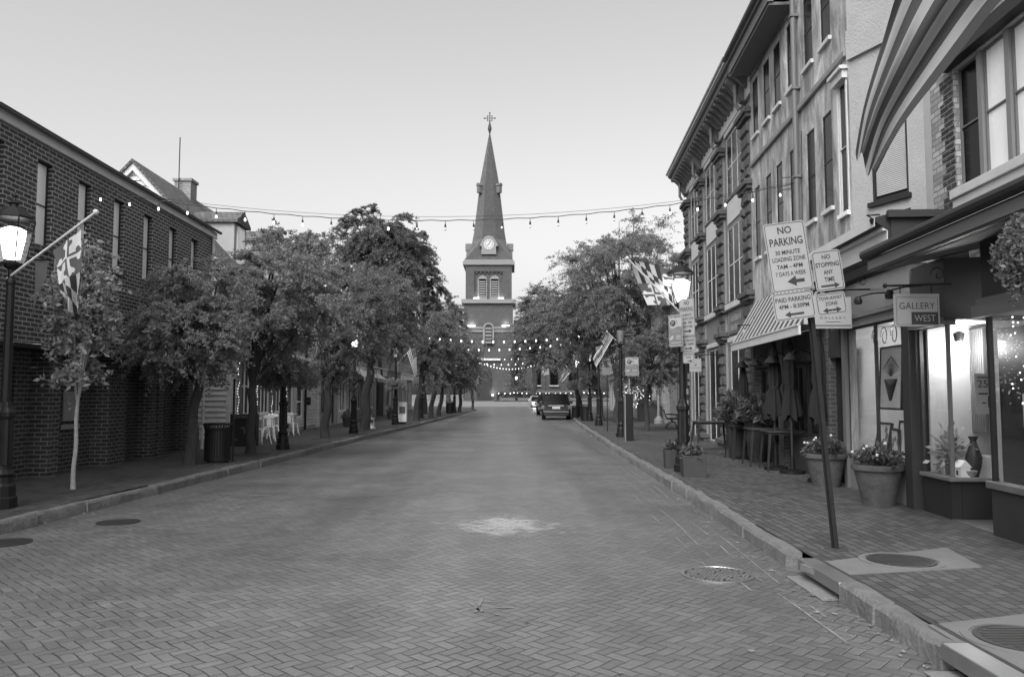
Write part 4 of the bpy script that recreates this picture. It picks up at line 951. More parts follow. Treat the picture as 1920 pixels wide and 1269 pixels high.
# ================================================================= RIGHT BUILDINGS
# row frame: x = 0 on the common building line (out to the street is negative), y = distance
# --- rock-faced stone building with bracketed cornice
root, M = row_root(1, 'stone_building', 19.7, 'three storey building with rock faced stone piers and a heavy bracketed cornice')
PR = [(19.7, 20.75), (23.1, 24.05), (26.4, 27.3), (29.4, 30.4)]
mb = MB(M); hs = []
for (a, b) in [(20.85, 23.0), (24.15, 26.3), (27.4, 29.3)]: hs += [(a + .04, b - .04, 7.3, 9.1), (a + .04, b - .04, 4.3, 6.45), (a + .15, b - .15, .2, 3.1)]
wall(mb, .06, -1, 19.9, 30.3, .1, 9.7, hs, .035); mb.quad((.18, 30.3, .1), (9, 30.3, .1), (9, 30.3, 9.9), (.18, 30.3, 9.9)); mb.quad((.18, 19.75, 4), (9, 19.75, 4), (9, 19.75, 9.9), (.18, 19.75, 9.9))
mb.build('wall', 'panel', root)
for i, h in enumerate(hs): window(root, M, .06, -1, *h, 3 if i % 3 != 2 else 2, 2 if i % 3 == 1 else 1 if i % 3 == 2 else 2, 'offw', 'glassd', 'trimg' if i % 3 != 2 else None, .04, .01, fd=.018, name='window' if i % 3 != 2 else 'shop_window')
rnd = random.Random(12)
for (a, b) in PR:
    mb = MB(M); z = .15
    while z < 9.0:
        h = rnd.uniform(.24, .34); z1 = min(z + h, 9.05); n = rnd.choice([1, 2, 2]); ys = [a + .1, b - .1] if n == 1 else [a + .1, a + (b - a) * rnd.uniform(.35, .65), b - .1]
        for y0, y1 in zip(ys[:-1], ys[1:]):
            # pillowed block
            g = .012; p = rnd.uniform(.03, .085); x = -.02; e = .05
            yy0, yy1, q0, q1 = y0 + g, y1 - g, z + g, z1 - g
            vs = [(x, yy0, q0), (x, yy1, q0), (x, yy1, q1), (x, yy0, q1), (x - p * rnd.uniform(.6, 1.1), yy0 + e, q0 + e), (x - p * rnd.uniform(.6, 1.3), yy1 - e, q0 + e), (x - p * rnd.uniform(.6, 1.3), yy1 - e, q1 - e), (x - p * rnd.uniform(.6, 1.2), yy0 + e, q1 - e),
                  (.2, yy0, q0), (.2, yy1, q0), (.2, yy1, q1), (.2, yy0, q1)]
            mb.add(vs, [(4, 5, 6, 7), (0, 1, 5, 4), (1, 2, 6, 5), (2, 3, 7, 6), (3, 0, 4, 7), (8, 9, 1, 0), (9, 10, 2, 1), (10, 11, 3, 2), (11, 8, 0, 3)])
        z = z1
    o = mb.build('stone_pier', 'rock', root)
    mb = MB(M); mb.box(0, .2, a + .11, b - .11, .15, 9.05); mb.build('joint', 'joint', o)
    for z in (.15, 3.25, 4.05, 6.85, 8.7):
        mb = MB(M); e = .06 if z > .2 else .1
        mb.box(-.13, .21, a - e + .05, b + e - .05, z, z + .1); mb.box(-.19, .21, a - e, b + e, z + .1, z + .24); mb.build('capital', 'rock', o, bevel=.02)
for k, (a, b) in enumerate([(20.85, 23.0), (24.15, 26.3), (27.4, 29.3)]):
    for q, nm in (((.03, .055, a + .15, b - .15, 6.55, 7.2), 'spandrel'), ((-.06, .055, a, b, 4.08, 4.25), 'ledge'), ((-.0, .055, a, b, 9.15, 9.3), 'ledge'), ((-.0, .055, a, b, 3.15, 3.3), 'ledge')):
        mb = MB(M); mb.box(*q); mb.build(nm, 'offw', root, bevel=.02)
mb = MB(M); mb.box(.01, .058, 21.0, 22.9, 3.38, 3.98); sg = mb.build('shop_sign', 'trimg', root)
mb = MB(M); rnd2 = random.Random(4)
for zz, n_ in ((3.72, 8), (3.46, 6)):
    for q in range(n_): mb.box(.002, .006, 22.5 - q * .17, 22.5 - q * .17 - rnd2.uniform(.08, .13), zz, zz + rnd2.uniform(.14, .19))
mb.box(.002, .006, 22.7, 22.78, 3.44, 3.92); mb.build('sign_lettering', 'signw', sg)
# cornice: frieze, long boxed eave, brackets
mb = MB(M); mb.box(-.02, .2, 19.65, 30.5, 9.3, 9.75); mb.build('frieze', 'offw', root)
mb = MB(M); mb.prism([(.2, 9.78), (-.48, 9.92), (-.5, 10.03), (-.57, 10.05), (-.62, 10.15), (-.57, 10.22), (.2, 10.3)], 19.6, 30.55, 'y'); mb.build('cornice', 'trimg', root, bevel=.01)
mb = MB(M); mb.tube([(-.64, 19.6, 10.22), (-.64, 30.6, 10.22)], .045, 8); mb.build('gutter', 'offw', root)
y = 19.95; k = 0
while y < 30.4:
    big = any(abs(y - (a + b) / 2) < .25 for a, b in PR); w = .13 if big else .07; dz = .25 if big else 0
    mb = MB(M); mb.prism([(.1, 9.8), (-.46, 9.92), (-.46, 9.84), (-.3, 9.76 - dz * .3), (-.1, 9.55 - dz), (.1, 9.5 - dz)], y - w, y + w, 'y'); mb.build('bracket', 'trimg', root); y += .42
for (a, b) in PR:
    mb = MB(M); c = (a + b) / 2; mb.tube([(-.1, c, 9.85), (-.25, c, 9.7), (-.25, c, 9.2), (-.17, c, 9.05)], .05); mb.build('downspout', 'trimg', root)

# --- weathered stucco building
root, M = row_root(1, 'stucco_building', 13, 'weathered pale stucco building with tall narrow windows and a dark eaves soffit')
up = [(y - .26, y + .26, 8.05, 9.45) for y in (19.2, 18.15, 17.25, 16.2, 15.05, 14.05)]
md = [(y - .24, y + .24, 5.0, 6.75) for y in (19.2, 18.15, 17.25, 16.2, 15.05, 14.1)]
lo = [(13.5, 19.5, .16, 2.95)]
mb = MB(M); wall(mb, 0, -1, 13.0, 19.69, 0.1, 11.5, up + md + [(13.12, 13.5, 4.75, 7.0)] + lo, .04)
mb.build('wall', 'stucco', root)
for h in up + md: window(root, M, 0, -1, *h, 1, 2, 'dark', 'glassd', 'offw', .03, .01, fd=.02)
window(root, M, 0, -1, 13.12, 13.5, 4.75, 7.0, 1, 2, 'offw', 'glassd', 'white', .022, .0)
mb = MB(M); mb.box(-.09, .0 - .002, 13.04, 13.6, 7.0, 7.14); mb.box(-.02, -.002, 13.07, 13.12, 4.7, 7.0); mb.box(-.02, -.002, 13.5, 13.55, 4.7, 7.0); mb.box(-.14, -.002, 13.0, 13.64, 7.14, 7.2); mb.build('window_surround', 'offw', root)
mb = MB(M); mb.box(-.07, -.002, 13.0, 19.66, 7.34, 7.46); mb.build('string_course', 'band', root, bevel=.02)
mb = MB(M); mb.box(.0, -.5, 15.9, 19.62, 9.7, 9.76); mb.box(-.42, -.54, 15.85, 19.62, 9.76, 10.0); mb.box(-.3, -.6, 15.85, 19.64, 10.0, 10.08); mb.box(-.0, -.64, 15.8, 19.65, 10.08, 10.13); mb.build('eaves', 'trimg', root)
mb = MB(M); mb.tube([(-.66, 15.8, 10.13), (-.66, 19.66, 10.13)], .05); mb.build('gutter', 'trimg', root)
mb = MB(M); mb.tube([(-.1, 15.65, 3.6), (-.1, 15.65, 9.7), (-.3, 15.65, 10.0), (-.3, 15.65, 10.6)], .055); mb.tube([(-.08, 15.82, 4.2), (-.08, 15.82, 9.5)], .012)
for z in (4.2, 6, 7.8, 9.3): mb.box(-.17, .0 - .003, 15.58, 15.72, z, z + .05)
mb.build('drainpipe', 'trimg', root)
mb = MB(M); mb.tube([(-.03, 19.6, 9.55), (-.05, 17.5, 9.62), (-.03, 15.7, 9.55)], .012, 5); mb.build('cable', 'wire', root); mb = MB(M); mb.tube([(-.03, 15.5, 6.9), (-.04, 15.6, 4.6)], .008, 5); mb.build('cable', 'wire', root); mb = MB(M)
for z in (5.9, 6.15): mb.tube([(-.02, 16.1, z), (-.25, 16.2, z), (-.25, 16.2, z + .2)], .012, 5)
mb.build('wire_hook', 'wire', root)
# chamfered near corner with a dark framed window behind the big flag
A, B = Vector((0, 13.0, 0)), Vector((.62, 11.72, 0))
dv = (B - A).normalized(); Mc = M @ Matrix.Translation(A) @ Matrix(((dv.y * -1, dv.x, 0, 0), (dv.x, dv.y, 0, 0), (0, 0, 1, 0), (0, 0, 0, 1)))
# local frame of the chamfer: +y runs from A towards the camera, wall plane x = 0, outside is -x
Mc = M @ Matrix.Translation(A) @ Matrix(((dv.y, dv.x, 0, 0), (-dv.x, dv.y, 0, 0), (0, 0, 1, 0), (0, 0, 0, 1)))
L = (B - A).length
mb = MB(Mc); wall(mb, 0, 1, 0.004, L, 3.2, 11.5, [(.42, 1.12, 4.75, 6.15)], .1); mb.build('corner_wall', 'stucco2', root)
f = window(root, Mc, 0, 1, .42, 1.12, 4.75, 6.15, 1, 1, 'dark', 'glassd', 'dark', .05, .02)
mb = MB(Mc); z = 4.85
while z < 6.1: mb.quad((-.04, .48, z), (-.04, 1.06, z), (-.035, 1.06, z + .022), (-.035, .48, z + .022)); z += .03
mb.build('blind', 'offw', f)
mb = MB(Mc); mb.box(.002, .06, .02, L, 7.25, 7.75); mb.build('corner_band', 'stucco2', root)
# shop cornice over the gallery
mb = MB(M); mb.prism([(-.02, 3.5), (-.22, 3.5), (-.25, 3.62), (-.3, 3.66), (-.33, 3.95), (-.42, 4.0), (-.5, 4.06), (-.5, 4.12), (-.02, 4.25)], 10.78, 14.2, 'y'); mb.build('shop_cornice', 'dark', root)
mb = MB(M)
mb.box(-.505, -.5, 10.8, 14.2, 4.0, 4.13); mb.box(-.34, -.33, 10.8, 14.2, 3.68, 3.94); mb.box(-.4, -.335, 10.8, 14.2, 3.94, 3.99); mb.build('cornice_front', 'offw', root)
mb = MB(M); mb.box(-.3, .9, 10.76, 10.778, 3.52, 4.14); mb.box(-.36, .95, 10.68, 10.76, 4.1, 4.2); mb.build('cornice_end', 'blackp', root)
# striped awning of the pub
root2, M2 = row_root(1, 'striped_awning', 14, 'striped awning sloping out over the pub front beside the parking signs', 'awning')
mb = MB(M2); y0, y1 = 13.95, 19.5; n = 31
for i in range(n):
    a, b = y0 + (y1 - y0) * i / n, y0 + (y1 - y0) * (i + 1) / n; mb.add([(-.02, a, 3.95), (-.02, b, 3.95), (-.62, b, 2.92), (-.62, a, 2.92), (-.63, a, 2.9), (-.63, b, 2.9)], [(0, 1, 2, 3)], i % 2)
for y in (y0, y1):
    for i in range(8): t0, t1 = i / 8, (i + 1) / 8; mb.add([(-.02 - .6 * t0, y, 3.95 - 1.03 * t0), (-.02 - .6 * t1, y, 3.95 - 1.03 * t1), (-.02 - .6 * t1, y, 2.92), (-.02 - .6 * t0, y, 2.92)], [(0, 1, 2, 3)], i % 2)
mb.build('canvas', ['aw_l', 'aw_d'], root2)
mb = MB(M2); mb.box(-.60, -.64, y0, y1, 2.74, 2.918); mb.box(-.66, -.6, y0, y1, 2.9, 2.93); mb.build('valance', 'offw', root2)
# pub front
root, M = row_root(1, 'pub_front', 14.2, 'dark pub shopfront with brick piers and black windows under the striped awning', 'shopfront')
for (a, b) in [(14.0, 14.35), (16.85, 17.25), (19.3, 19.6)]: mb = MB(M); mb.box(-.14, .3, a, b, .15, 2.9); mb.build('brick_pier', 'brick_pub', root)
mb = MB(M); mb.box(-.03, .35, 14.46, 16.84, .15, .85); mb.box(-.03, .35, 17.26, 19.29, .15, .6); mb.box(-.1, .3, 13.5, 19.55, 2.32, 2.9)
y = 14.0
while y < 19.3: mb.box(-.12, -.1, y, y + .06, 2.34, 2.9); y += .1
mb.build('panelling', 'potm', root)
for (a, b, z) in [(14.47, 15.6, .87), (15.65, 16.8, .87), (17.3, 18.2, .16), (18.3, 19.25, .62)]: window(root, M, -.02, -1, a, b, z, 2.3, 2, 1, 'dark', 'glassd', None, .07, .03, name='pub_window')
for i, y in enumerate((14.9, 16.3, 17.7, 19.0)):
    mb = MB(M); mb.tube([(-.12, y, 2.45), (-.4, y, 2.55), (-.5, y, 2.45)], .015, 6); mb.lathe([(.05, .12), (.17, -.02), (.16, -.03), (.04, .1)], (-.5, y, 2.35), 12); mb.build('wall_lamp', 'black', root)
mb = MB(M); mb.box(.9, .95, 13.3, 14.0, .15, 3.4); mb.box(.0, .9, 13.98, 14.0, .15, 3.4); mb.build('alcove', 'blackp', root)

# --- gallery shop bay (y 10.78 .. 13.4) with a lit interior
def shop_bay(root, M, y0, y1, zb, zt, x=0, depth=1.6, endglass=False, baseM='stucco2', seed=1, bays=2):
    mb = MB(M); mb.box(x, x + .12, y0, y1, .1, zb)
    if endglass: mb.box(x + .125, x + .55, y0, y0 + .1, .1, zb)
    mb.build('stall_riser', baseM, root)
    mb = MB(M); mb.box(x - .05, x + .1, y0 - .02, y1, zb, zb + .05)
    if endglass: mb.box(x - .05, x + .55, y0 - .07, y0 + .03, zb + .001, zb + .049)
    mb.build('sill', 'trimg', root, bevel=.01)
    mb = MB(M)
    for i in range(bays + 1):
        y = y0 + (y1 - y0) * i / bays; mb.box(x + .005, x + .05, y - (.02 if i else 0), y + .025, zb + .05, zt)
    mb.box(x + .004, x + .06, y0, y1, zt, zt + .06); mb.build('mullions', 'metald', root)
    mb = MB(M); mb.box(x + .02, x + .028, y0 + .03, y1 - .03, zb + .05, zt)
    if endglass: mb.box(x + .06, x + .55, y0 + .02, y0 + .028, zb + .05, zt)
    mb.build('shop_glass', 'glass', root)
    mb = MB(M)
    mb.box(x + depth, x + depth + .05, y0 + .02, y1, .1, zt + .1); mb.box(x + .13, x + depth, y0 + .12, y1, zb - .06, zb); mb.box(x + .1, x + depth, y0 + .05, y1, zt + .061, zt + .12)
    mb.box(x + .1, x + depth, y1 - .05, y1, zb, zt + .06); mb.box(x + .56, x + depth, y0 + .02, y0 + .07, .1, zt + .06); mb.build('display_room', 'cream', root)
root, M = row_root(1, 'gallery_shop', 10.9, 'gallery shopfront with large display windows showing a framed shell print', 'shopfront')
shop_bay(root, M, 11.05, 13.35, .7, 2.75, -.02, 1.5, False, 'panel', 1, 2)
point_light(root, (.8, 1.3, 2.4), 24, .1, 'display_lamp')
mb = MB(M); mb.box(-.1, .3, 10.82, 11.05, .1, 2.82); mb.build('pilaster', 'metald', root); mb = MB(M); mb.box(-.08, .3, 13.35, 13.48, .1, 3.5); mb.build('pilaster', 'trimg', root)
mb = MB(M); mb.box(-.06, .2, 10.82, 13.5, 2.83, 3.49); mb.build('transom_panel', 'metal', root)
mb = MB(M); mb.box(-.25, -.0, 10.8, 13.45, 2.78, 2.86); mb.box(-.3, -.06, 10.8, 13.45, 2.86, 2.92); mb.build('transom_cornice', 'trimg', root)
def art(parentM, label, x, yc, zc, w, h, kind=0, tilt=0, name='framed_print'):
    """framed picture facing the street (-x), slightly leaning"""
    p = parentM @ Vector((x, yc, zc))
    root = empty(name, tuple(p), -math.atan(.06), label, 'picture')
    T = Matrix.Rotation(tilt, 4, 'Y')
    mb = MB(T); t = .03
    for q in ((-w / 2, w / 2, -h / 2, -h / 2 + t), (-w / 2, w / 2, h / 2 - t, h / 2), (-w / 2, -w / 2 + t, -h / 2 + t, h / 2 - t), (w / 2 - t, w / 2, -h / 2 + t, h / 2 - t)): mb.box(-.02, .02, q[0], q[1], q[2], q[3])
    mb.build('frame', 'dark', root); mb = MB(T); mb.box(-.005, .01, -w / 2 + t, w / 2 - t, -h / 2 + t, h / 2 - t); mb.build('print', 'poster', root)
    if kind == 1:   # fan shaped shell drawing
        mb = MB(T); 
        for i in range(15):
            a = R(-70 + 10 * i); mb.tube([(-.008, 0, h * .02), (-.008, w * .36 * math.sin(a), h * .02 + h * .30 * math.cos(a))], .004, 4)
        for i in range(17):
            a = R(-60 + 7.5 * i); mb.tube([(-.008, w * .34 * math.sin(a), -h * .02), (-.008, w * .05 * math.sin(a), -h * .36)], .006, 4)
        mb.tube([(-.008, -w * .36, h * .14), (-.008, 0, h * .34), (-.008, w * .36, h * .14)], .006, 4)
        mb.build('drawing', 'signk', root)
    if kind == 2:
        mb = MB(T); rnd = random.Random(int(yc * 10))
        for i in range(7): c = (rnd.uniform(-.3, .3) * w, rnd.uniform(-.3, .3) * h); r = rnd.uniform(.04, .1) * w; mb.prism([(c[0] + r * math.cos(a), c[1] + r * 1.4 * math.sin(a)) for a in np.arange(0, 6.28, .7)], -.008 - i * .0006, -.006 - i * .0005, 'x')
        mb.build('drawing', 'signg', root)
    return root
RM = Matrix.Translation((4.85, 0, 0)) @ Matrix.Rotation(-math.atan(.06), 4, 'Z')
mb = MB(M); mb.box(.75, 1.4, 11.4, 13.2, .7, 1.15); mb.build('display_cabinet', 'dark', root)
mb = MB(M)
for q in range(5): mb.box(1.38, 1.44, 11.3 + q * .4, 11.6 + q * .4, 1.5 + .1 * (q % 2), 2.2); 
mb.build('wall_pictures', 'trimg', root)
mb = MB(M)
for q in range(3):
    a0 = 11.5 + q * .35; mb.tube([(-.008, a0 + .12 * math.cos(t * .5) * (1 - t / 26), 2.55 + .16 * math.sin(t * .5) * (1 - t / 26)) for t in range(16)], .008, 4)
mb.build('glass_lettering', 'signk', root)
mb = MB(M)
for q in range(10): mb.box(1.0 - .05 * (q % 2), 1.04 - .05 * (q % 2), 12.75 + q * .055, 12.8 + q * .055, .75, 2.75)
mb.build('drape', 'trimg', root)
art(RM, 'large framed drawing of a ribbed shell in the gallery window', .35, 12.55, 1.95, .85, 1.0, 1, .05)
art(RM, 'small unframed looking white print low in the gallery window', .25, 11.9, 1.05, .42, .5, 0, .15)
art(RM, 'leaning framed picture low behind the nearer flower pot', .28, 12.75, 1.0, .5, .5, 2, .2)
art(RM, 'narrow framed picture on the gallery back wall', 1.2, 11.6, 1.9, .5, .8, 2, 0)
rnd = random.Random(31)
for i, (y, z, w, h, x, k_) in enumerate([(11.35, 1.62, .3, .4, .9, 2), (11.35, 2.15, .26, .3, .9, 2), (12.05, 2.35, .3, .25, 1.1, 2), (11.75, 1.75, .22, .3, .5, 0), (12.1, .98, .3, .4, .2, 2)]):
    art(RM, ['narrow picture low beside the gallery pilaster', 'small picture high beside the gallery pilaster', 'little picture near the gallery ceiling', 'tiny pale card hanging in the middle of the gallery window', 'picture leaning on the gallery window ledge beside the shell drawing'][i], x, y, z, w, h, k_, 0)
# display bay of the gallery doorway: panes to the street and to the camera
root, M = row_root(1, 'gallery_bay', 9.95, 'black based corner display window full of ornaments beside the gallery door', 'shopfront')
XB = -.01; zb, zt = .62, 2.55
shop_bay(root, M, 9.95, 10.72, zb, zt, XB, 1.15, True, 'blackp', 2, 1)
mb = MB(M); mb.box(XB - .04, XB + 1.2, 9.86, 10.78, 2.62, 3.4); mb.build('transom_box', 'blackp', root)
mb = MB(M); mb.box(XB - .1, XB + .1, 9.9, 10.8, 2.56, 2.66); mb.box(XB, XB + .04, 9.93, 9.97, zb + .05, zt); mb.build('head_trim', 'trimg', root)
point_light(root, (.36, .32, 2.3), 16, .08, 'display_lamp')
mb = MB(M)
mb.box(XB + .6, XB + 1.1, 10.1, 10.6, zb, zb + .28); mb.box(XB + 1.1, XB + 1.14, 10.0, 10.7, 1.35, 1.4); mb.build('display_plinth', 'offw', root)
mb = MB(M); rnd = random.Random(21)
for q in range(9): y = 10.05 + q * .07; h = rnd.uniform(.08, .3); mb.box(XB + .9, XB + 1.0, y, y + .05, 1.401, 1.4 + h)
mb.build('shelf_ornaments', 'signg', root)
mb = MB(M)
for q in range(14): mb.box(XB + .62 + .012 * (q % 2), XB + .66 + .012 * (q % 2), 10.3 + q * .026, 10.33 + q * .026, 1.2, zt)
mb.build('drape', 'trimg', root)
mb = MB(M); mb.tube([(XB + .3, 9.99, zt - .05), (XB + .31, 9.99, 1.9), (XB + .29, 10.02, 1.5)], .006, 5); mb.add([(XB + .31, 9.98, 2.0), (XB + .5, 9.98, 1.88), (XB + .4, 9.98, 1.8), (XB + .44, 9.98, 1.72)], [(0, 1, 2, 3)]); mb.build('paper_bird', 'white', root)

mb = MB(M); mb.lathe([(.05, 0), (.07, .1), (.02, .13)], (XB + .35, 10.35, 2.38), 10); mb.build('spotlight', 'black', root); mb = MB(M); mb.ball((XB + .35, 10.35, 2.37), .02, 8); mb.build('spot_bulb', 'bulb', root)
def standing(name, label, cat, loc, prof, m, n=16, extra=None):
    root = empty(name, tuple(RM @ Vector(loc)), 0, label, cat); mb = MB(); mb.lathe(prof, n=n); mb.build('body', m, root, smooth=True)
    if extra: extra(root)
    return root
standing('vase', 'tall dark waisted vase standing in the corner display window', 'vase', (XB + .42, 10.25, zb + .02), [(.05, 0), (.05, .02), (.085, .14), (.1, .25), (.06, .38), (.035, .46), (.06, .52), (.05, .52)], 'metald')
standing('vase', 'small round pale bowl beside the tall vase in the corner display window', 'bowl', (XB + .3, 10.12, zb + .02), [(.03, 0), (.07, .05), (.09, .1), (.085, .1), (.02, .03)], 'signm')
standing('vase', 'low patterned jar at the front of the corner display window', 'vase', (XB + .2, 10.5, zb + .02), [(.06, 0), (.1, .08), (.11, .16), (.07, .24), (.08, .26), (.06, .26)], 'paper')
root = empty('ornament_house', tuple(RM @ Vector((XB + .22, 10.15, zb + .02))), 0, 'little white model house ornament in the corner display window', 'ornament')
mb = MB(); mb.box(-.06, .06, -.08, .08, 0, .14); mb.prism([(-.08, .14), (.08, .14), (0, .23)], -.09, .09, 'y'); mb.build('body', 'white', root); mb = MB(); mb.box(-.063, -.06, -.02, .02, .04, .1); mb.build('window', 'signk', root)
art(RM, 'small framed sketch hanging inside the corner display window', .95, 10.3, 1.95, .5, .62, 2, 0)
root = empty('poster', tuple(RM @ Vector((XB + .46, 9.955, 1.45))), -math.atan(.06), 'grey poster with the number 250 stuck inside the corner display glass', 'poster')
mb = MB(); mb.box(-.13, .13, .02, .026, 0, .5); mb.build('sheet', 'signm', root); mb = MB(); mb.text('250', (0, .017, .33), (1, 0, 0), (0, 0, 1), .09, .2, .001); mb.box(-.1, .1, .017, .02, .445, .46); mb.box(-.09, .02, .017, .02, .24, .26); mb.box(-.05, .0, .017, .02, .13, .145); mb.box(.02, .11, .017, .02, .08, .22); mb.build('poster_print', 'signk', root)
rg = np.random.default_rng(3); hr = empty('indoor_plant', tuple(RM @ Vector((XB + .2, 10.42, zb + .2))), 0, 'leafy ornament sprig in the corner display window', 'plant'); leaves_mesh('leaves', rg.normal(size=(260, 3)) * [.09, .09, .13] + [0, 0, .12], .07, 'leafl', hr, 3)
mb = MB(); mb.lathe([(.05, -.18), (.07, -.06), (.06, -.02)], n=12); mb.build('pot', 'terra', hr)
# --- near brick building: shop below, big windows above
root, M = row_root(1, 'corner_shop_building', 6, 'near right brick building with large sash windows over a canopy and lit shop window')
W0 = .72
hs = []; y = 11.0
while y > 3.2: hs.append((y - .56, y, 4.55, 6.25)); y -= .66
mb = MB(M); wall(mb, W0, -1, 2.5, 11.72, 3.3, 9.5, [(2.6, 11.0, 4.55, 6.25)], .1); mb.quad((W0, 11.72, 3.3), (6, 11.72, 3.3), (6, 11.72, 9.5), (W0, 11.72, 9.5)); mb.build('wall', 'brick_pale', root)
for i, h in enumerate(hs): window(root, M, W0, -1, *h, 1, 2, 'trimg', 'glassd' if i == 0 else 'glassw', None, .03, .06); q_ = MB(M); q_.box(W0 + .02, W0 + .1, h[0] - .098, h[0] - .002, 4.552, 6.248); q_.build('mullion', 'panel', root)
mb = MB(M); mb.box(W0 - .1, W0 - .003, 2.5, 11.05, 4.4, 4.53); mb.box(W0 - .06, W0 - .003, 2.5, 11.05, 4.22, 4.4); mb.build('sill_course', 'offw', root, bevel=.01)
mb = MB(M); mb.box(W0 - .16, W0 - .003, 2.5, 11.15, 6.27, 6.45); mb.build('head_course', 'dark', root)
mb = MB(M); rnd = random.Random(1); z = 3.5
while z < 6.2:
    k = int(round((z - 3.5) / .085)); mb.box(W0 - .012, W0 - .002, 11.03, 11.3 + (.1 if (k // 2) % 2 else 0), z, z + .072)
    z += .085
mb.build('quoins', 'brick_low', root)
mb = MB(M); mb.prism([(W0 - .004, 4.2), (W0 - .004, 3.6), (-.7, 3.28), (-.78, 3.32), (-.8, 3.44)], 3, 10.25, 'y'); mb.build('canopy', 'trimg', root)
mb = MB(M); mb.tube([(-.86, 3, 3.5), (-.86, 10.28, 3.5)], .065, 10); mb.box(-.82, -.78, 3, 10.25, 3.27, 3.44); mb.build('canopy_gutter', 'dark', root)
mb = MB(M); mb.box(-.83, -.8205, 3, 10.25, 3.3, 3.42); mb.build('canopy_edge', 'trimg', root)
mb = MB(M); mb.box(-.1, .6, 3, 8.9, 2.62, 3.5); mb.box(1.25, 1.35, 8.9, 9.94, .1, 3.4); mb.build('shop_fascia', 'dark', root)
mb = MB(M); mb.box(-.2, -.1, 3, 8.95, 2.55, 2.68); mb.box(-.16, -.1, 3, 8.93, 2.68, 2.76); mb.build('shop_cornice', 'trimg', root)
X2 = -.08; mb = MB(M); mb.box(X2, X2 + .12, 3, 8.9, .1, .66); mb.box(X2 + .13, X2 + .7, 8.84, 8.9, .1, .66); mb.build('stall_riser', 'metald', root)
mb = MB(M); mb.box(X2 - .05, X2 + .1, 3, 8.93, .66, .74); mb.build('sill', 'metal', root, bevel=.01)
mb = MB(M); mb.box(X2 + .03, X2 + .038, 3, 8.86, .74, 2.56); mb.box(X2 + .06, X2 + .6, 8.86, 8.866, .74, 2.56); mb.build('shop_glass', 'glass', root)
mb = MB(M); mb.box(X2 + .01, X2 + .06, 8.85, 8.9, .74, 2.56); mb.build('corner_post', 'dark', root)
mb = MB(M); mb.box(X2 + 1.3, X2 + 1.35, 3, 8.8, .1, 2.6); mb.box(X2 + .1, X2 + 1.3, 3, 8.84, .6, .66); mb.box(X2 + .1, X2 + 1.3, 3, 8.84, 2.57, 2.61); mb.build('display_room', 'trimg', root); mb = MB(M)
for k in range(6): mb.box(X2 + .9, X2 + 1.28, 8.1 - k * .7, 8.5 - k * .7, .66, 1.5 + .2 * (k % 3))
mb.build('display_cabinet', 'dark', root)
point_light(root, (1.0, 2.6, 2.35), 14, .1, 'display_lamp')
mb = MB(M); rnd = random.Random(9)
for i in range(230): mb.ball((X2 + .12 + rnd.random() * .55, rnd.uniform(7.7, 8.8), 1.5 + rnd.random() ** .6 * 1.05), .009, 6)
mb.build('fairy_lights', 'bulb', root)
mb = MB(M); mb.box(X2 + .15, X2 + .156, 8.2, 8.5, 1.35, 1.7); mb.build('notice', 'poster', root)
mb = MB(M); mb.box(-.05, .62, 8.95, 9.9, .152, .165); mb.build('door_mat', 'metal', root)
mb = MB(M); mb.box(.55, .6, 9.0, 9.84, .17, 2.5); mb.build('door', 'dark', root)
# --- buildings beyond on the right
shop(1, 42, 48, 7.6, 'brick_mid', 'dark', 'brick shop with dark framed glittering windows past the bench', 0, True)
shop(1, 48.1, 56, 7.0, 'stucco2', 'trimg', 'rendered shop behind the far litter bins', 0, True)
shop(1, 56.1, 66, 7.4, 'brick_mid', 'offw', 'brick shop level with the parked black car', 0, True)
shop(1, 66.1, 78, 6.8, 'stucco2', 'trimg', 'last shop on the right before the church circle', 0)
root, M = row_root(1, 'mansard_building', 31.5, 'narrow building with a slate mansard roof just past the stone building')
mb = MB(M); mb.box(.9, 8, 31.6, 41.9, .1, 6.4); mb.build('wall', 'brick_mid', root)
mb = MB(M); mb.prism([(.7, 6.4), (1.7, 8.9), (7.5, 8.9), (8, 6.4)], 31.4, 42, 'y'); mb.box(1.6, 7.6, 31.35, 42, 8.9, 9.1); mb.build('roof', 'shingle', root)
mb = MB(M); mb.box(.55, 8, 31.35, 42, 6.25, 6.4); mb.build('cornice', 'offw', root)
window(root, M, .9, -1, 34, 35, 3.8, 5.4, 2, 2, 'offw', 'glassd', 'offw', .06, -.02); window(root, M, .9, -1, 37, 38, 3.8, 5.4, 2, 2, 'offw', 'glassd', 'offw', .06, -.02)
for (a, b) in ((33, 35.6), (36.4, 39)): window(root, M, .9, -1, a, b, .7, 2.8, 3, 1, 'dark', 'glassd', 'dark', .06, -.02, name='shop_window')

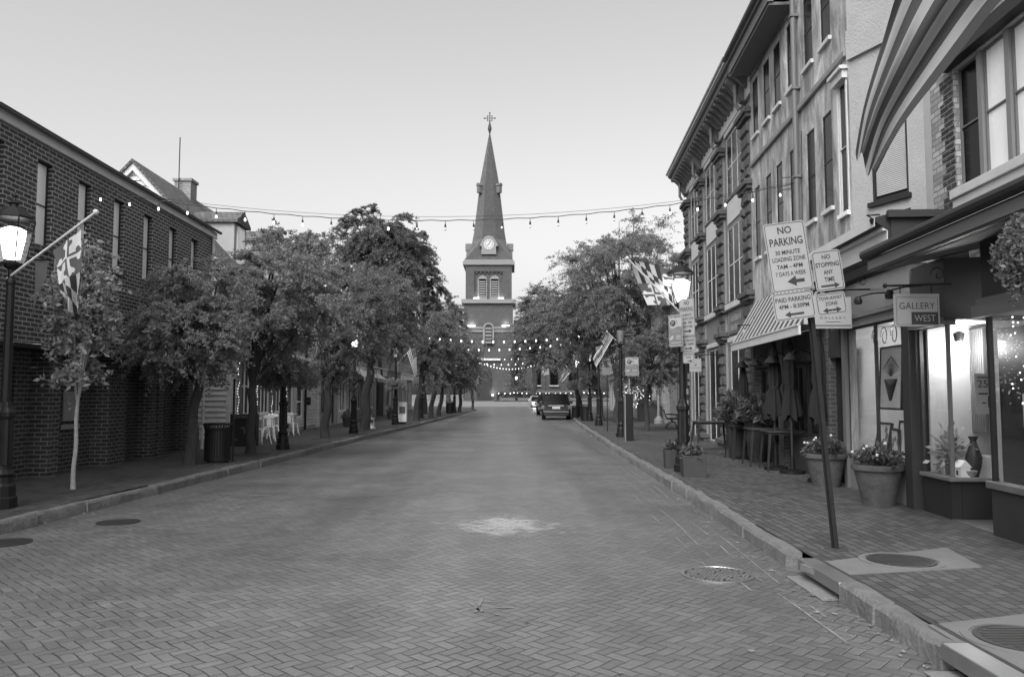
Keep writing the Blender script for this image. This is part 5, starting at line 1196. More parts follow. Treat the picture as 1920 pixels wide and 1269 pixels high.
# ================================================================= PARKING SIGNS
def rrect(w, h, r, n=5):
    P = []
    for cx, cy, a0 in ((w / 2 - r, h / 2 - r, 0), (-w / 2 + r, h / 2 - r, 90), (-w / 2 + r, -h / 2 + r, 180), (w / 2 - r, -h / 2 + r, 270)):
        for i in range(n + 1): a = R(a0 + 90 * i / n); P.append((cx + r * math.cos(a), cy + r * math.sin(a)))
    return P
def ringp(mb, w, h, r, t, y, m=0):
    a, b = rrect(w, h, r), rrect(w - 2 * t, h - 2 * t, max(r - t, .002)); n = len(a)
    mb.add([(p[0], y, p[1]) for p in a] + [(p[0], y, p[1]) for p in b], [(i, (i + 1) % n, n + (i + 1) % n, n + i) for i in range(n)], m)
def arrow(mb, x0, x1, z, t, y, both=False, left=False):
    hx_, hh = t * 2.6, t * 1.5; a, b = x0, x1
    if left or both: a += hx_; mb.add([(x0, y, z), (a, y, z - hh), (a, y, z + hh)], [(0, 1, 2)])
    if (not left) or both: b -= hx_; mb.add([(x1, y, z), (b, y, z + hh), (b, y, z - hh)], [(0, 1, 2)])
    mb.quad((a, y, z - t / 2), (b, y, z - t / 2), (b, y, z + t / 2), (a, y, z + t / 2))
UPZ, RTX = (0, 0, 1), (1, 0, 0)
def sign(parent_T, w, h, lines, arr, plate='signw', name='parking_sign', label=None, group=None, bt=.007, extra=None, cat='sign'):
    """lines: (text, z centre fraction, height fraction, width fraction)"""
    loc, rot, _ = parent_T.decompose(); root = empty(name, tuple(loc), 0, label, cat, group); root.rotation_euler = rot.to_euler()
    mb = MB(); mb.prism(rrect(w, h, .035), -.0015, .0015, 'y'); mb.build('plate', plate, root)
    mb = MB(); y = -.0025
    if bt: ringp(mb, w - .02, h - .02, .03, bt, y)
    for (s, zc, hf, wf) in lines: mb.text(s, (0, y + .0005, (zc - .5) * h - hf * h / 2), RTX, UPZ, hf * h, wf * w, .001, 0, .022)
    if arr: arrow(mb, arr[0] * w, arr[1] * w, (arr[2] - .5) * h, arr[3] * h, y, arr[4] == 'b', arr[4] == 'l')
    mb.build('sign_lettering', 'signk', root)
    mb = MB()
    for z in (h / 2 - .035, -h / 2 + .035): mb.ball((0, -.003, z), .006, 6)
    mb.build('bolts', 'metal', root)
    if extra: extra(root)
    return root
NOP = [('NO', .885, .105, .34), ('PARKING', .72, .115, .8), ('30 MINUTE', .565, .065, .6), ('LOADING ZONE', .465, .065, .8), ('7AM - 4PM', .36, .065, .62), ('7 DAYS A WEEK', .255, .065, .74)]
PAID = [('PAID PARKING', .74, .17, .86), ('4PM - 8:30PM', .49, .16, .74)]
STOP = [('NO', .84, .11, .3), ('STOPPING', .65, .115, .82), ('ANY', .46, .11, .33), ('TIME', .28, .11, .36)]
TOW = [('TOW-AWAY', .76, .17, .8), ('ZONE', .5, .17, .42)]
pb = G(1568, 1029); Yp = pb.y
ptop = AT(1506, 440, Yp - .05)
root = empty('sign_post', tuple(pb), 0, 'dark leaning sign post carrying four parking signs on the right pavement', 'sign post')
d = ptop - pb; mb = MB(); q = d.to_track_quat('Z', 'Y').to_matrix().to_4x4()
mb.M = q; L = d.length
mb.box(-.03, .03, -.012, .012, -.1, L); mb.box(-.03, -.022, -.032, -.012, -.1, L); mb.box(.022, .03, -.032, -.012, -.1, L); mb.build('post', 'dark', root)
rnd = random.Random(3); mb = MB(); mb.lathe([(.12, .003), (.09, .006), (.05, .008)], n=10); mb.build('footing', 'soil', root)
def T_at(u, v, Y, roll, yaw=0): p = AT(u, v, Y); return Matrix.Translation(p) @ Matrix.Rotation(yaw, 4, 'Z') @ Matrix.Rotation(roll, 4, 'Y')
px = Yp / F; s_ = F / (Yp - .06)
sign(T_at(1478, 481, Yp - .13, R(-7.6)), 78 / s_, 131 / s_, NOP, (-.12, .3, .14, .05, 'l'), label='large NO PARKING 30 minute loading zone sign on the leaning post', group='signs on the leaning post')
sign(T_at(1488.5, 573, Yp - .13, R(-7.6)), 77 / s_, 52 / s_, PAID, (-.25, .22, .2, .08, 'l'), label='PAID PARKING 4PM to 8:30PM sign, lower left on the leaning post', group='signs on the leaning post')
sign(T_at(1552.5, 507, Yp - .12, R(-7.6)), 54 / s_, 76 / s_, STOP, (-.33, .33, .12, .05, 'r'), label='NO STOPPING ANY TIME sign, upper right on the leaning post', group='signs on the leaning post')
sign(T_at(1558.5, 569, Yp - .12, R(-7.6)), 56 / s_, 41 / s_, TOW, (-.32, .32, .2, .09, 'b'), label='TOW-AWAY ZONE sign with double arrow, lower right on the leaning post', group='signs on the leaning post')
mb = MB(); 
# post with signs beside the right lamp
pb = AT(1290, 800, 16.3); root = empty('sign_post', (pb.x, 16.3, .15), 0, 'sticker covered steel post standing beside the lit right lamp', 'sign post')
mb = MB(); mb.tube([(0, 0, 0), (0, 0, 3.3)], .038, 10); mb.build('post', 'metald', root)
mb = MB(); rnd = random.Random(6)
for i in range(9): z = .3 + i * .2 + rnd.uniform(-.06, .06); a = rnd.uniform(-2.2, -.9); mb.box(.039 * math.cos(a) - .02, .039 * math.cos(a) + .02, -.045, -.036, z, z + rnd.uniform(.05, .13))
mb.build('stickers', 'signm', root)
g2 = 'signs on the post by the right lamp'; yw = R(-48); s_ = F / 15.65
def P2(u, v, w, h, *a, yaw=yw, **k): return sign(T_at(u, v, 15.65, R(-1), yaw), w / s_ / math.cos(yaw), h / s_, *a, **k)
P2(1288, 595, 23, 71, NOP, (-.2, .3, .13, .035, 'r'), label='narrow looking NO PARKING sign on the post by the right lamp', group=g2)
P2(1290, 645, 23, 28, PAID, (-.2, .3, .2, .08, 'r'), label='PAID PARKING sign under the NO PARKING sign by the right lamp', group=g2)
P2(1291, 670, 17, 22, TOW, (-.1, .35, .2, .08, 'r'), label='small TOW-AWAY ZONE sign lowest on the post by the right lamp', group=g2)
def meter_extra(w, h, word):
    def f(root):
        mb = MB(); y = -.003
        P = [(-w * .46, -h * .46)]; 
        P = [(-w * .45, -h * .45), (w * .45, -h * .45), (w * .45, h * .1)] + [(w * .45 - w * .9 * i / 8, h * (.1 + .03 * math.sin(i / 8 * 6.28))) for i in range(1, 9)]
        mb.add([(p[0], y, p[1]) for p in P], [tuple(range(len(P)))]); mb.build('lower_panel', 'signg', root)
        mb = MB(); n = 24; rr = min(w * .2, h * .12); mb.add([(-w * .2 + rr * math.cos(6.283 * i / n), y - .0005, h * .24 + rr * math.sin(6.283 * i / n)) for i in range(n)], [tuple(range(n))]); mb.build('symbol_disc', 'signk', root)
        mb = MB(); mb.text('P', (-w * .2, y - .002, h * .24 - rr * .6), RTX, UPZ, rr * 1.2, rr * .8, .001)
        mb.text('Remember Your', (0, y - .002, h * .02), RTX, UPZ, h * .045, w * .72, .001); mb.text('License Plate', (0, y - .002, -h * .05), RTX, UPZ, h * .045, w * .6, .001)
        mb.add([(-w * .3 + w * .14 * math.cos(a) , y - .002, -h * .22 + h * .06 * math.sin(a) + h * .04 * math.cos(a)) for a in np.arange(0, 6.28, .5)], [tuple(range(13))])
        for k in range(3): mb.box(w * .02, w * .36, y - .003, y - .001, -h * (.17 + .05 * k), -h * (.145 + .05 * k))
        mb.box(-w * .35, w * .36, y - .003, y - .001, -h * .39, -h * .36); mb.build('pale_print', 'signw', root)
    return f
w, h = 23 / s_ / math.cos(yw * .9), 62 / s_
P2(1267, 620, 22, 60, [('PAY METER', .93, .05, .8), ('2 Hour', .8, .04, .3), ('Parking', .73, .04, .3)], None, label='PAY METER sign with dark lower half left of the lit lamp', group=g2, yaw=R(-40), name='meter_sign', extra=meter_extra(22 / s_ / math.cos(R(40)), 60 / s_, 1))
# pay station and its sign
kb = G(1180, 826); root = empty('pay_station', tuple(kb), 0, 'tall black parking pay station standing near the right kerb', 'pay station')
s_ = kb.y / F; mb = MB(); mb.box(-6.5 * s_, 7.5 * s_, -.05, .25, 0, 1.55); mb.build('cabinet', 'black', root, bevel=.015)
mb = MB(); mb.box(-8.5 * s_, -6.6 * s_, -.06, .2, 0, 1.5); mb.build('side_panel', 'metal', root)
mb = MB(); mb.box(0, .05, .05, .1, 1.55, 2.05); mb.build('sign_stem', 'metal', root)
p = AT(1185, 687, kb.y - .05); w, h = 25 * s_, 35 * s_
sign(Matrix.Translation(p), w, h, [('PAY HERE', .92, .055, .8), ('2 Hour', .8, .05, .3), ('Parking', .72, .05, .33)], None, name='meter_sign', label='PAY HERE sign standing over the black pay station', extra=meter_extra(w, h, 1))
# thin posts
for (u, v, hpx, side, lab) in [(436, 866, 155, 0, 'thin dark sign post between the litter bin and the sandwich board'), (1139, 808, 125, 1, 'thin dark post between the flag lamp and the pay station'), (1026, 770, 55, 1, 'thin far post with a small plate, in front of the church')]:
    b = G(u, v) if u != 1026 else AT(1023, 742, 104); sc = b.y / F
    root = empty('thin_post', tuple(b), 0, lab, 'sign post'); mb = MB(); mb.box(-.022, .022, -.01, .01, -.05 if u != 1026 else -.3, hpx * sc); mb.build('post', 'black', root)
    if u == 1026: mb = MB(); mb.box(-.4, .4, -.03, -.012, hpx * sc - 1.1, hpx * sc); mb.build('plate', 'signw', root); mb = MB(); mb.text('P', (0, -.035, hpx * sc - .9), RTX, UPZ, .6, .35); mb.build('sign_lettering', 'signk', root)
    if u == 1139: mb = MB(); mb.box(-.2, .15, -.02, -.012, hpx * sc - .45, hpx * sc - .15); mb.build('plate', 'trimg', root)

# ================================================================= HANGING SHOP SIGNS
def shop_sign(label, u0, v0, u1, v1, Y, draw, plate='signw', bracket=True, wallx=None):
    a, b = AT(u0, v0, Y), AT(u1, v1, Y); w, h = b.x - a.x, a.z - b.z; c = (a + b) / 2
    root = empty('hanging_sign', (c.x, Y, b.z), 0, label, 'shop sign'); mb = MB(); mb.box(-w / 2, w / 2, -.015, .015, 0, h); mb.build('board', plate, root, bevel=.004)
    draw(root, w, h)
    if bracket:
        x1 = (wallx - c.x) if wallx else w / 2 + .15
        mb = MB(); mb.tube([(-w / 2 - .1, 0, h + .1), (x1, 0, h + .12)], .014, 6); mb.ball((-w / 2 - .1, 0, h + .1), .03, 8)
        for x in (-w * .35, w * .35): mb.tube([(x, 0, h), (x, 0, h + .1)], .006, 5)
        pts = [(x1 - .05 - .1 * (1 - t / 14) * math.cos(t * .6) - .1, 0, h + .24 + .11 * (1 - t / 14) * math.sin(t * .6)) for t in range(13)]; mb.tube(pts, .006, 5)
        mb.build('bracket', 'black', root)
    return root
def d_gw(root, w, h):
    mb = MB(); y = -.0165
    for q in ((-.46, .46, .885, .895), (-.46, .46, .055, .065), (-.46, -.453, .065, .885), (.453, .46, .065, .885)): mb.box(q[0] * w, q[1] * w, y - .001, y, q[2] * h, q[3] * h)
    mb.box(-.13 * w, .453 * w, y - .0015, y, .065 * h, .44 * h); mb.text('GALLERY', (0, y - .002, .53 * h), RTX, UPZ, .2 * h, .78 * w, .001, 0, -.008); mb.build('lettering', 'signk', root)
    mb = MB(); mb.text('WEST', (.165 * w, y - .003, .15 * h), RTX, UPZ, .2 * h, .46 * w, .001, 0, -.004); mb.build('white_lettering', 'signw', root)
shop_sign('white hanging sign reading GALLERY WEST on a scrolled iron bracket', 1675, 551, 1762, 612, 9.8, d_gw, wallx=5.44)
def d_col(root, w, h):
    mb = MB(); y = -.0165
    mb.text('Collection', (0, y, .5 * h), RTX, UPZ, .17 * h, .72 * w, .001, 0, .006); mb.text('Annapolis', (0, y, .76 * h), RTX, UPZ, .15 * h, .72 * w, .001)
    mb.text('G A L L E R Y', (0, y, .3 * h), RTX, UPZ, .08 * h, .68 * w, .001); mb.box(-.2 * w, .2 * w, y - .001, y, .2 * h, .215 * h); mb.build('lettering', 'signk', root)
    mb = MB(); mb.box(-w * .48, w * .48, y - .001, y, .06 * h, .12 * h); mb.build('stripe', 'signg', root)
shop_sign('pale hanging sign reading Collection Gallery behind the parking signs', 1524, 557, 1597, 616, 12.2, d_col, wallx=5.55)
def d_chev(root, w, h):
    mb = MB(); y = -.0165; mb.add([(-.14 * w, y, .68 * h), (0, y, .5 * h), (.14 * w, y, .68 * h), (.02 * w, y, .42 * h), (-.02 * w, y, .42 * h)], [(0, 4, 1), (1, 3, 2), (1, 4, 3)]); mb.box(-.4 * w, .4 * w, y - .001, y, .28 * h, .3 * h); mb.build('emblem', 'signk', root)
shop_sign('small white hanging sign with a dark chevron emblem on the stone building', 1293, 672, 1315, 697, 24.5, d_chev, wallx=6.3)
def d_pub(root, w, h):
    mb = MB(); y = -.0165; mb.box(-.35 * w, .35 * w, y - .001, y, .15 * h, .2 * h); mb.box(-.35 * w, .35 * w, y - .001, y, .6 * h, .8 * h); mb.build('emblem', 'signg', root)
shop_sign('small tilted pale sign at the far corner of the striped awning', 1393, 618, 1409, 650, 18.6, d_pub, plate='signm', wallx=5.9)
# banner pole below the awning, floodlight on cornice
root = empty('floodlight', tuple(AT(1637, 420, 10.9)), 0, 'small dark floodlight bracketed to the gallery cornice', 'floodlight'); mb = MB(); mb.lathe([(.03, 0), (.05, .06), (.02, .08)], n=10); mb.build('head', 'black', root); mb = MB(); mb.tube([(0, 0, .07), (-.08, 0, .12), (.12, .05, .14)], .012, 6); mb.build('arm', 'black', root)
def sconce(u, v, Y, label):
    p = AT(u, v, Y); root = empty('gooseneck_lamp', tuple(p), 0, label, 'lamp', 'gooseneck lamps by the gallery'); mb = MB(); mb.tube([(.45, .05, .12), (.2, 0, .1), (.04, 0, .06)], .012, 6); mb.build('arm', 'black', root); mb = MB(); mb.lathe([(.03, .06), (.06, 0), (.055, -.05), (.03, -.06)], n=12); mb.build('head', 'black', root)
sconce(1609, 563, 11.6, 'black gooseneck lamp left of the gallery west sign'); sconce(1668, 552, 10.3, 'black gooseneck lamp touching the gallery west sign')

# ================================================================= BIG FLAG, TOP RIGHT
P0 = RM @ Vector((.7, 6.3, 5.0)); 
root = empty('large_striped_flag', tuple(P0), 0, 'huge striped flag drooping from the near right building across the top corner', 'flag')
Lc = [(1740, -180), (1684, -20), (1660, 60), (1622, 190), (1604, 284)]; Rc = [(2060, -170), (1905, -30), (1790, 110), (1690, 238), (1641, 336)]
def curve(P, t):
    x = t * (len(P) - 1); i = min(int(x), len(P) - 2); f = x - i
    p = [P[max(i - 1, 0)], P[i], P[i + 1], P[min(i + 2, len(P) - 1)]]
    def c(k): a, b, c_, d = [q[k] for q in p]; return .5 * (2 * b + (c_ - a) * f + (2 * a - 5 * b + 4 * c_ - d) * f * f + (3 * b - a - 3 * c_ + d) * f ** 3)
    return c(0), c(1)
def Pf(u, v):
    l, r = curve(Lc, u), curve(Rc, u); w = v ** 1.2
    x = l[0] + (r[0] - l[0]) * w; y = l[1] + (r[1] - l[1]) * w
    if u > .8: y += (u - .8) * 5 * 14 * math.sin(v * 12)
    return tuple(AT(x, y, 6.1 + .09 * math.sin(v * 8.5 + u * 2.5) + .02 * math.sin(v * 23 - u * 4)) - P0)
cloth(root, Pf, lambda u, v: int(v * 9) % 2 if u > .05 else 2, ['stripe_d', 'stripe_l', 'cblu'], 90, 91)
a, b = AT(1740, -180, 6.1) - P0, AT(2060, -170, 6.1) - P0
mb = MB(); mb.tube([(0, 0, 0), tuple(b), tuple(a + (a - b) * .1)], .025, 8); mb.build('flag_pole', 'wood', root)

# hanging fern ball at the right edge
p = AT(1938, 472, 6.2); root = empty('hanging_fern', tuple(p), 0, 'bushy hanging fern basket under the canopy at the right edge', 'hanging plant')
rg = np.random.default_rng(8); d = rg.normal(size=(9000, 3)); d /= np.linalg.norm(d, axis=1)[:, None]; q = d * (rg.uniform(.15, 1, 9000) ** .4)[:, None] * [.27, .27, .36]; q *= (1 + .22 * np.sin(d[:, :1] * 7) * np.cos(d[:, 2:] * 6)); q[:, 2] -= .12 * (rg.uniform(0, 1, 9000) ** 3); leaves_mesh('foliage', q, .028, 'leafd', root, 4)
mb = MB(); mb.lathe([(.05, -.2), (.13, -.1), (.15, 0)], n=12); mb.build('basket', 'potd', root); mb = MB(); mb.tube([(0, 0, 0), (0, 0, .75)], .006, 5); mb.build('hanger', 'black', root)

# ================================================================= PLANTERS, TABLES, UMBRELLAS
def foliage(root, n, rx, rz, z, leaf, m='leaf', seed=1, spiky=0, stretch=1.6):
    rg = np.random.default_rng(seed)
    if spiky:      # arching blades as chains of leaves
        k = spiky; base = rg.normal(size=(k, 2)) * .25; P = []
        for i in range(k):
            a = rg.uniform(0, 6.28); L = rg.uniform(.5, 1); el = rg.uniform(.2, 1.3)
            for t in np.linspace(.1, 1, 14): r = rx * L * t * math.cos(el) ** .5 * 1.1; P.append((base[i, 0] * rx * .5 + r * math.cos(a), base[i, 1] * rx * .5 + r * math.sin(a), z + rz * (L * t * (.5 + el * .6) - .55 * t * t * L)))
        P = np.array(P) + rg.normal(size=(len(P), 3)) * .006
    else:
        d = rg.normal(size=(n, 3)); d /= np.linalg.norm(d, axis=1)[:, None]; d[:, 2] = np.abs(d[:, 2]); P = d * (rg.uniform(.1, 1, n) ** .45)[:, None] * [rx, rx, rz]; P *= (1 + .25 * np.sin(d[:, :1] * 7 + seed) * np.cos(d[:, 1:2] * 6)); P[:, 2] += z
    return leaves_mesh('plants', P, leaf, m, root, seed, 0, stretch)
def terracotta(u, v, rt, h, label, seed):
    b = G(u, v); root = empty('terracotta_pot', (b.x, b.y, .15), 0, label, 'flower pot', 'weathered pots before the gallery')
    mb = MB(); mb.lathe([(rt * .62, 0), (rt * .64, .06), (rt * .68, h * .2), (rt * .9, h * .82), (rt * .9, h * .84), (rt, h * .86), (rt * 1.02, h * .93), (rt, h), (rt * .9, h), (rt * .86, h * .9), (.01, h * .9)], n=32); mb.build('pot', 'terra', root, smooth=True)
    mb = MB(); mb.lathe([(rt * .86, h * .9), (.01, h * .93)], n=20); mb.build('soil', 'soil', root)
    foliage(root, 2200, rt * .95, rt * .8, h * .93, .05, 'leafx', seed); return root
t1 = terracotta(1648, 945, .35, .56, 'nearer weathered terracotta pot with leafy plants, under the gallery sign', 51)
t2 = terracotta(1549, 911, .35, .55, 'weathered terracotta pot with plants, partly behind the leaning sign post', 52)
rg = np.random.default_rng(77)
fl = [tuple(p) for p in rg.normal(size=(16, 3)) * [.16, .16, .05] + [0, 0, .72]]
for t in (t1, t2):
    mb = MB()
    for p in fl: mb.ball(p, .022, 6)
    mb.build('blossoms', 'offw', t)
def box_planter(u, v, w, h, label, seed):
    b = G(u, v); root = empty('square_planter', (b.x, b.y + w / 2, .15), R(-4), label, 'planter', 'square planters on the right pavement')
    mb = MB(); a = w / 2; c = a * .94; t = .025
    mb.add([(-c, -c, 0), (c, -c, 0), (c, c, 0), (-c, c, 0), (-a, -a, h), (a, -a, h), (a, a, h), (-a, a, h), (-a + t, -a + t, h), (a - t, -a + t, h), (a - t, a - t, h), (-a + t, a - t, h), (-a + t, -a + t, h - .05), (a - t, -a + t, h - .05), (a - t, a - t, h - .05), (-a + t, a - t, h - .05)],
           [(0, 1, 5, 4), (1, 2, 6, 5), (2, 3, 7, 6), (3, 0, 4, 7), (4, 5, 9, 8), (5, 6, 10, 9), (6, 7, 11, 10), (7, 4, 8, 11), (8, 9, 13, 12), (9, 10, 14, 13), (10, 11, 15, 14), (11, 8, 12, 15), (12, 13, 14, 15)]); mb.build('box', 'potm', root, bevel=.006)
    foliage(root, 900, w * .5, .24, h - .05, .045, 'leafx', seed, 0, 2.4); return root
box_planter(1305, 895, .44, .40, 'nearer square grey planter with spiky plants on the right pavement', 61)
box_planter(1266, 878, .38, .38, 'farther square grey planter at the foot of the right lamp', 62)
for i, (u, v, lab) in enumerate([(1426, 866, 'tall tapered dark planter with drooping broad leaves behind the bar tables'), (1388, 860, 'tall tapered dark planter with feathery fern, farther of the two by the pub')]):
    b = G(u, v); root = empty('tall_planter', (b.x, b.y + .2, .15), 0, lab, 'planter', 'tall tapered planters by the pub')
    mb = MB(); mb.lathe([(.19, 0), (.30, .92), (.31, .95), (.28, .95), (.27, .9), (.01, .9)], n=28); mb.build('pot', 'potd', root, smooth=True)
    if i == 0: foliage(root, 0, .48, .5, .9, .17, 'leafx', 71, 70, 1.5)
    foliage(root, 2600, .46, .62, .92, .06, 'leafx', 72 + i, 0, 2.8)
# stone urn
b = G(1325, 822); root = empty('garden_urn', (b.x, b.y, .15), 0, 'low dark stone urn with plants beside the stone building', 'urn')
mb = MB(); mb.lathe([(.2, 0), (.2, .06), (.1, .12), (.09, .2), (.28, .3), (.36, .48), (.4, .52), (.36, .54), (.01, .5)], n=24); mb.build('bowl', 'metald', root, smooth=True); foliage(root, 900, .38, .3, .48, .06, 'leaf', 75)
# bar tables
def make_table():
    root = empty('bar_table', (0, 0, 0)); w, d, h = .46, .36, .80
    mb = MB(); mb.box(-w, w, -d, d, h - .03, h); mb.build('table_top', 'metald', root, bevel=.006)
    mb = MB(); mb.box(-w + .04, w - .04, -d + .04, d - .04, h - .075, h - .031); mb.build('apron', 'dark', root)
    for sx in (-1, 1):
        for sy in (-1, 1):
            mb = MB(); mb.add([(sx * (w - .05) + a * .028, sy * (d - .05) + b_ * .028, h - .04) for a, b_ in ((-1, -1), (1, -1), (1, 1), (-1, 1))] + [(sx * (w + .02) + a * .014, sy * (d + .01) + b_ * .014, 0) for a, b_ in ((-1, -1), (1, -1), (1, 1), (-1, 1))], [(0, 1, 5, 4), (1, 2, 6, 5), (2, 3, 7, 6), (3, 0, 4, 7), (4, 5, 6, 7)]); mb.build('leg', 'dark', root)
    return root
tb = make_table()
for i, (u, v, lab) in enumerate([(1487, 884, 'nearest dark metal bar table, just left of the leaning post'), (1450, 874, 'second dark metal bar table from the leaning post'), (1412, 862, 'third dark metal bar table, before the tall planters'), (1340, 846, 'dark metal bar table standing alone beside the stone urn')]):
    b = G(u, v); o = tb if i == 0 else copy_tree(tb); o.location = (b.x, b.y + .3, .15); o.rotation_euler[2] = R(-5 + i * 2); tag(o, lab, 'table', 'dark bar tables outside the pub')
# closed umbrellas
def make_umb():
    root = empty('closed_umbrella', (0, 0, 0))
    mb = MB(); mb.lathe([(.24, 0), (.24, .05), (.05, .08), (.04, .3)], n=20); mb.build('base', 'black', root, smooth=True)
    mb = MB(); mb.tube([(0, 0, .1), (0, 0, 2.42)], .02, 8); mb.ball((0, 0, 2.44), .03, 8); mb.build('pole', 'metald', root)
    mb = MB(); n = 32; prof = [(.03, 2.38), (.07, 2.2), (.105, 1.9), (.115, 1.62), (.085, 1.52), (.12, 1.4), (.16, 1.15), (.175, .98)]; vs = []
    for i, (r, z) in enumerate(prof):
        for j in range(n): a = 2 * math.pi * j / n; k = 1 + .28 * math.cos(8 * a + .5 * math.sin(i)) * min(1, i / 2) + .1 * math.sin(3 * a + i); vs.append((r * k * math.cos(a), r * k * math.sin(a), z + (.06 * math.cos(4 * a) if i == 7 else 0)))
    mb.add(vs, [(i * n + j, i * n + (j + 1) % n, (i + 1) * n + (j + 1) % n, (i + 1) * n + j) for i in range(7) for j in range(n)]); mb.build('canopy', 'umb', root, smooth='all')
    mb = MB(); mb.lathe([(.1, 1.5), (.1, 1.54)], n=16, cap=False); mb.build('strap', 'dark', root)
    return root
ub = make_umb()
for i, (u, v, lab) in enumerate([(1541, 903, 'closed dark umbrella right of the leaning post'), (1486, 887, 'closed dark umbrella with a pale tip, left of the leaning post'), (1455, 880, 'closed dark umbrella beside the tall planters'), (1397, 860, 'farthest closed dark umbrella behind the tall fern planter')]):
    b = G(u, v); o = ub if i == 0 else copy_tree(ub); o.location = (b.x, b.y, .15); o.rotation_euler[2] = i; tag(o, lab, 'umbrella', 'closed umbrellas outside the pub'); 
    o.scale = (1, 1, 1.1) if i < 3 else (.9, .9, .95)
# banner pole, low lantern shapes
p = G(1478, 872); root = empty('banner_pole', (p.x, p.y, .15), 0, 'leaning dark pole with a furled black banner before the striped awning', 'banner pole'); mb = MB(); mb.tube([(0, 0, 0), (-.18, 0, 3.0)], .03, 8); mb.build('pole', 'dark', root)
mb = MB(); mb.add([(-.16, -.03, 2.55), (-.24, -.03, 2.6), (-.1, -.03, 3.3), (.02, -.03, 3.35), (-.16, .03, 2.55), (-.24, .03, 2.6), (-.1, .03, 3.3), (.02, .03, 3.35)], [(0, 1, 2, 3), (7, 6, 5, 4), (0, 3, 7, 4), (1, 5, 6, 2), (3, 2, 6, 7), (0, 4, 5, 1)]); mb.build('banner', 'umb', root)
# bench
b = G(1258, 803); root = empty('park_bench', (b.x, b.y, .15), R(80), 'dark iron and slat bench beyond the right lamp', 'bench')
for s in (-.7, .7):
    mb = MB(); mb.tube([(s, -.28, 0), (s, -.2, .25), (s, -.05, .3), (s, .1, .25), (s, .25, 0)], .02, 6); mb.tube([(s, -.28, .44), (s, .18, .42), (s, .32, .85)], .02, 6); mb.tube([(s, -.05, .3), (s, -.05, .44)], .02, 6); mb.tube([(s, -.26, .44), (s, -.28, .62), (s, .22, .64)], .018, 6); mb.build('side_frame', 'black', root)
mb = MB()
for k in range(5): mb.box(-.75, .75, -.27 + k * .095, -.2 + k * .095, .445, .465)
mb.build('seat', 'dark', root); mb = MB()
for k in range(4): mb.box(-.75, .75, .2 + k * .033, .215 + k * .033, .5 + k * .095, .57 + k * .095)
mb.build('backrest', 'dark', root)
# white pole with a cone foot, window boxes near the far shops
b = G(1235, 794); root = empty('white_pole', (b.x, b.y, .15), 0, 'white pole with a flared foot in front of the far brick shop', 'pole'); mb = MB(); mb.lathe([(.24, 0), (.24, .2), (.08, .4), (.06, 3.6)], n=16); mb.build('pole', 'panel', root, smooth=True)
for i, (u, v, lab) in enumerate([(1212, 790, 'dark wooden planter box left of the white pole'), (1228, 794, 'dark planter box directly behind the white pole')]):
    b = G(u, v); root = empty('planter_box', (b.x, b.y + .4, .15), R(-4), lab, 'planter', 'dark planter boxes by the far shops'); mb = MB(); mb.box(-.4, .4, -.35, .35, 0, .85); mb.box(-.43, .43, -.38, .38, .85, .9); mb.build('box', 'potd', root); foliage(root, 900, .4, .35, .85, .08, 'leafd', 80 + i)
# litter bins
def make_bin():
    root = empty('litter_bin', (0, 0, 0)); r, h = .27, .86
    mb = MB(); mb.lathe([(r - .02, .06), (r - .02, h - .08)], n=24); mb.lathe([(r - .04, 0), (r - .04, .06)], n=20); mb.build('liner', 'blackp', root)
    mb = MB()
    for k in range(30):
        a = 2 * math.pi * k / 30; c, s = math.cos(a), math.sin(a); mb.tube([(r * c, r * s, .05), (r * c, r * s, h - .1), ((r + .045) * c, (r + .045) * s, h)], .011, 4)
    mb.build('slats', 'black', root); mb = MB()
    for z, q in ((.06, r), (h - .12, r), (h, r + .05)): mb = MB(); mb.lathe([(q + .005, z - .015), (q + .015, z), (q + .005, z + .015), (q - .01, z + .01), (q - .01, z - .01)], n=28, cap=False); mb.build('hoop', 'black', root)
    return root
bn = make_bin()
for i, (u, v, sc, lab) in enumerate([(401, 868, 1, 'black slatted litter bin between the near left trees'), (1099, 789, 1.05, 'black litter bin beside the far basket lamp on the right'), (843, 775, 1.1, 'dark round bin under the far left trees'), (1080, 783, .9, 'dark bin just right of the parked black car')]):
    b = G(u, v); o = bn if i == 0 else copy_tree(bn); o.location = (b.x, b.y + .2, .15); o.scale = (sc,) * 3; tag(o, lab, 'litter bin', 'black litter bins')
# fire hydrant
b = G(698, 803); root = empty('fire_hydrant', (b.x, b.y, .15), 0, 'pale fire hydrant with a dark bonnet on the left pavement', 'fire hydrant')
mb = MB(); mb.lathe([(.15, 0), (.15, .05), (.1, .07), (.1, .45), (.13, .46), (.13, .5)], n=16); mb.build('barrel', 'offw', root, smooth=True); mb = MB(); mb.lathe([(.14, .5), (.14, .53), (.11, .6), (.05, .66), (.03, .67), (.03, .71)], n=16); mb.build('bonnet', 'metald', root, smooth=True)
for a in (-1, 1): mb = MB(); mb.tube([(0, 0, .38), (a * .17, 0, .38)], .055, 10); mb.build('outlet', 'metald', root)
mb = MB(); mb.tube([(0, 0, .33), (0, -.18, .33)], .07, 10); mb.build('outlet', 'metald', root)
# newspaper box
b = G(755, 795); root = empty('newspaper_box', (b.x, b.y, .15), 0, 'white newspaper box against the basket lamp on the left', 'newspaper box')
mb = MB(); mb.box(-.2, .2, -.2, .2, .12, 1.0); mb.prism([(-.2, 1.0), (.2, 1.0), (.2, 1.08), (-.2, 1.14)], -.2, .2, 'x'); mb.build('cabinet', 'white', root, bevel=.01); mb = MB(); mb.box(-.15, .15, -.215, -.2, .55, .9); mb.build('door', 'trimg', root); mb = MB(); mb.box(-.16, .16, -.16, .16, 0, .12); mb.build('foot', 'dark', root)
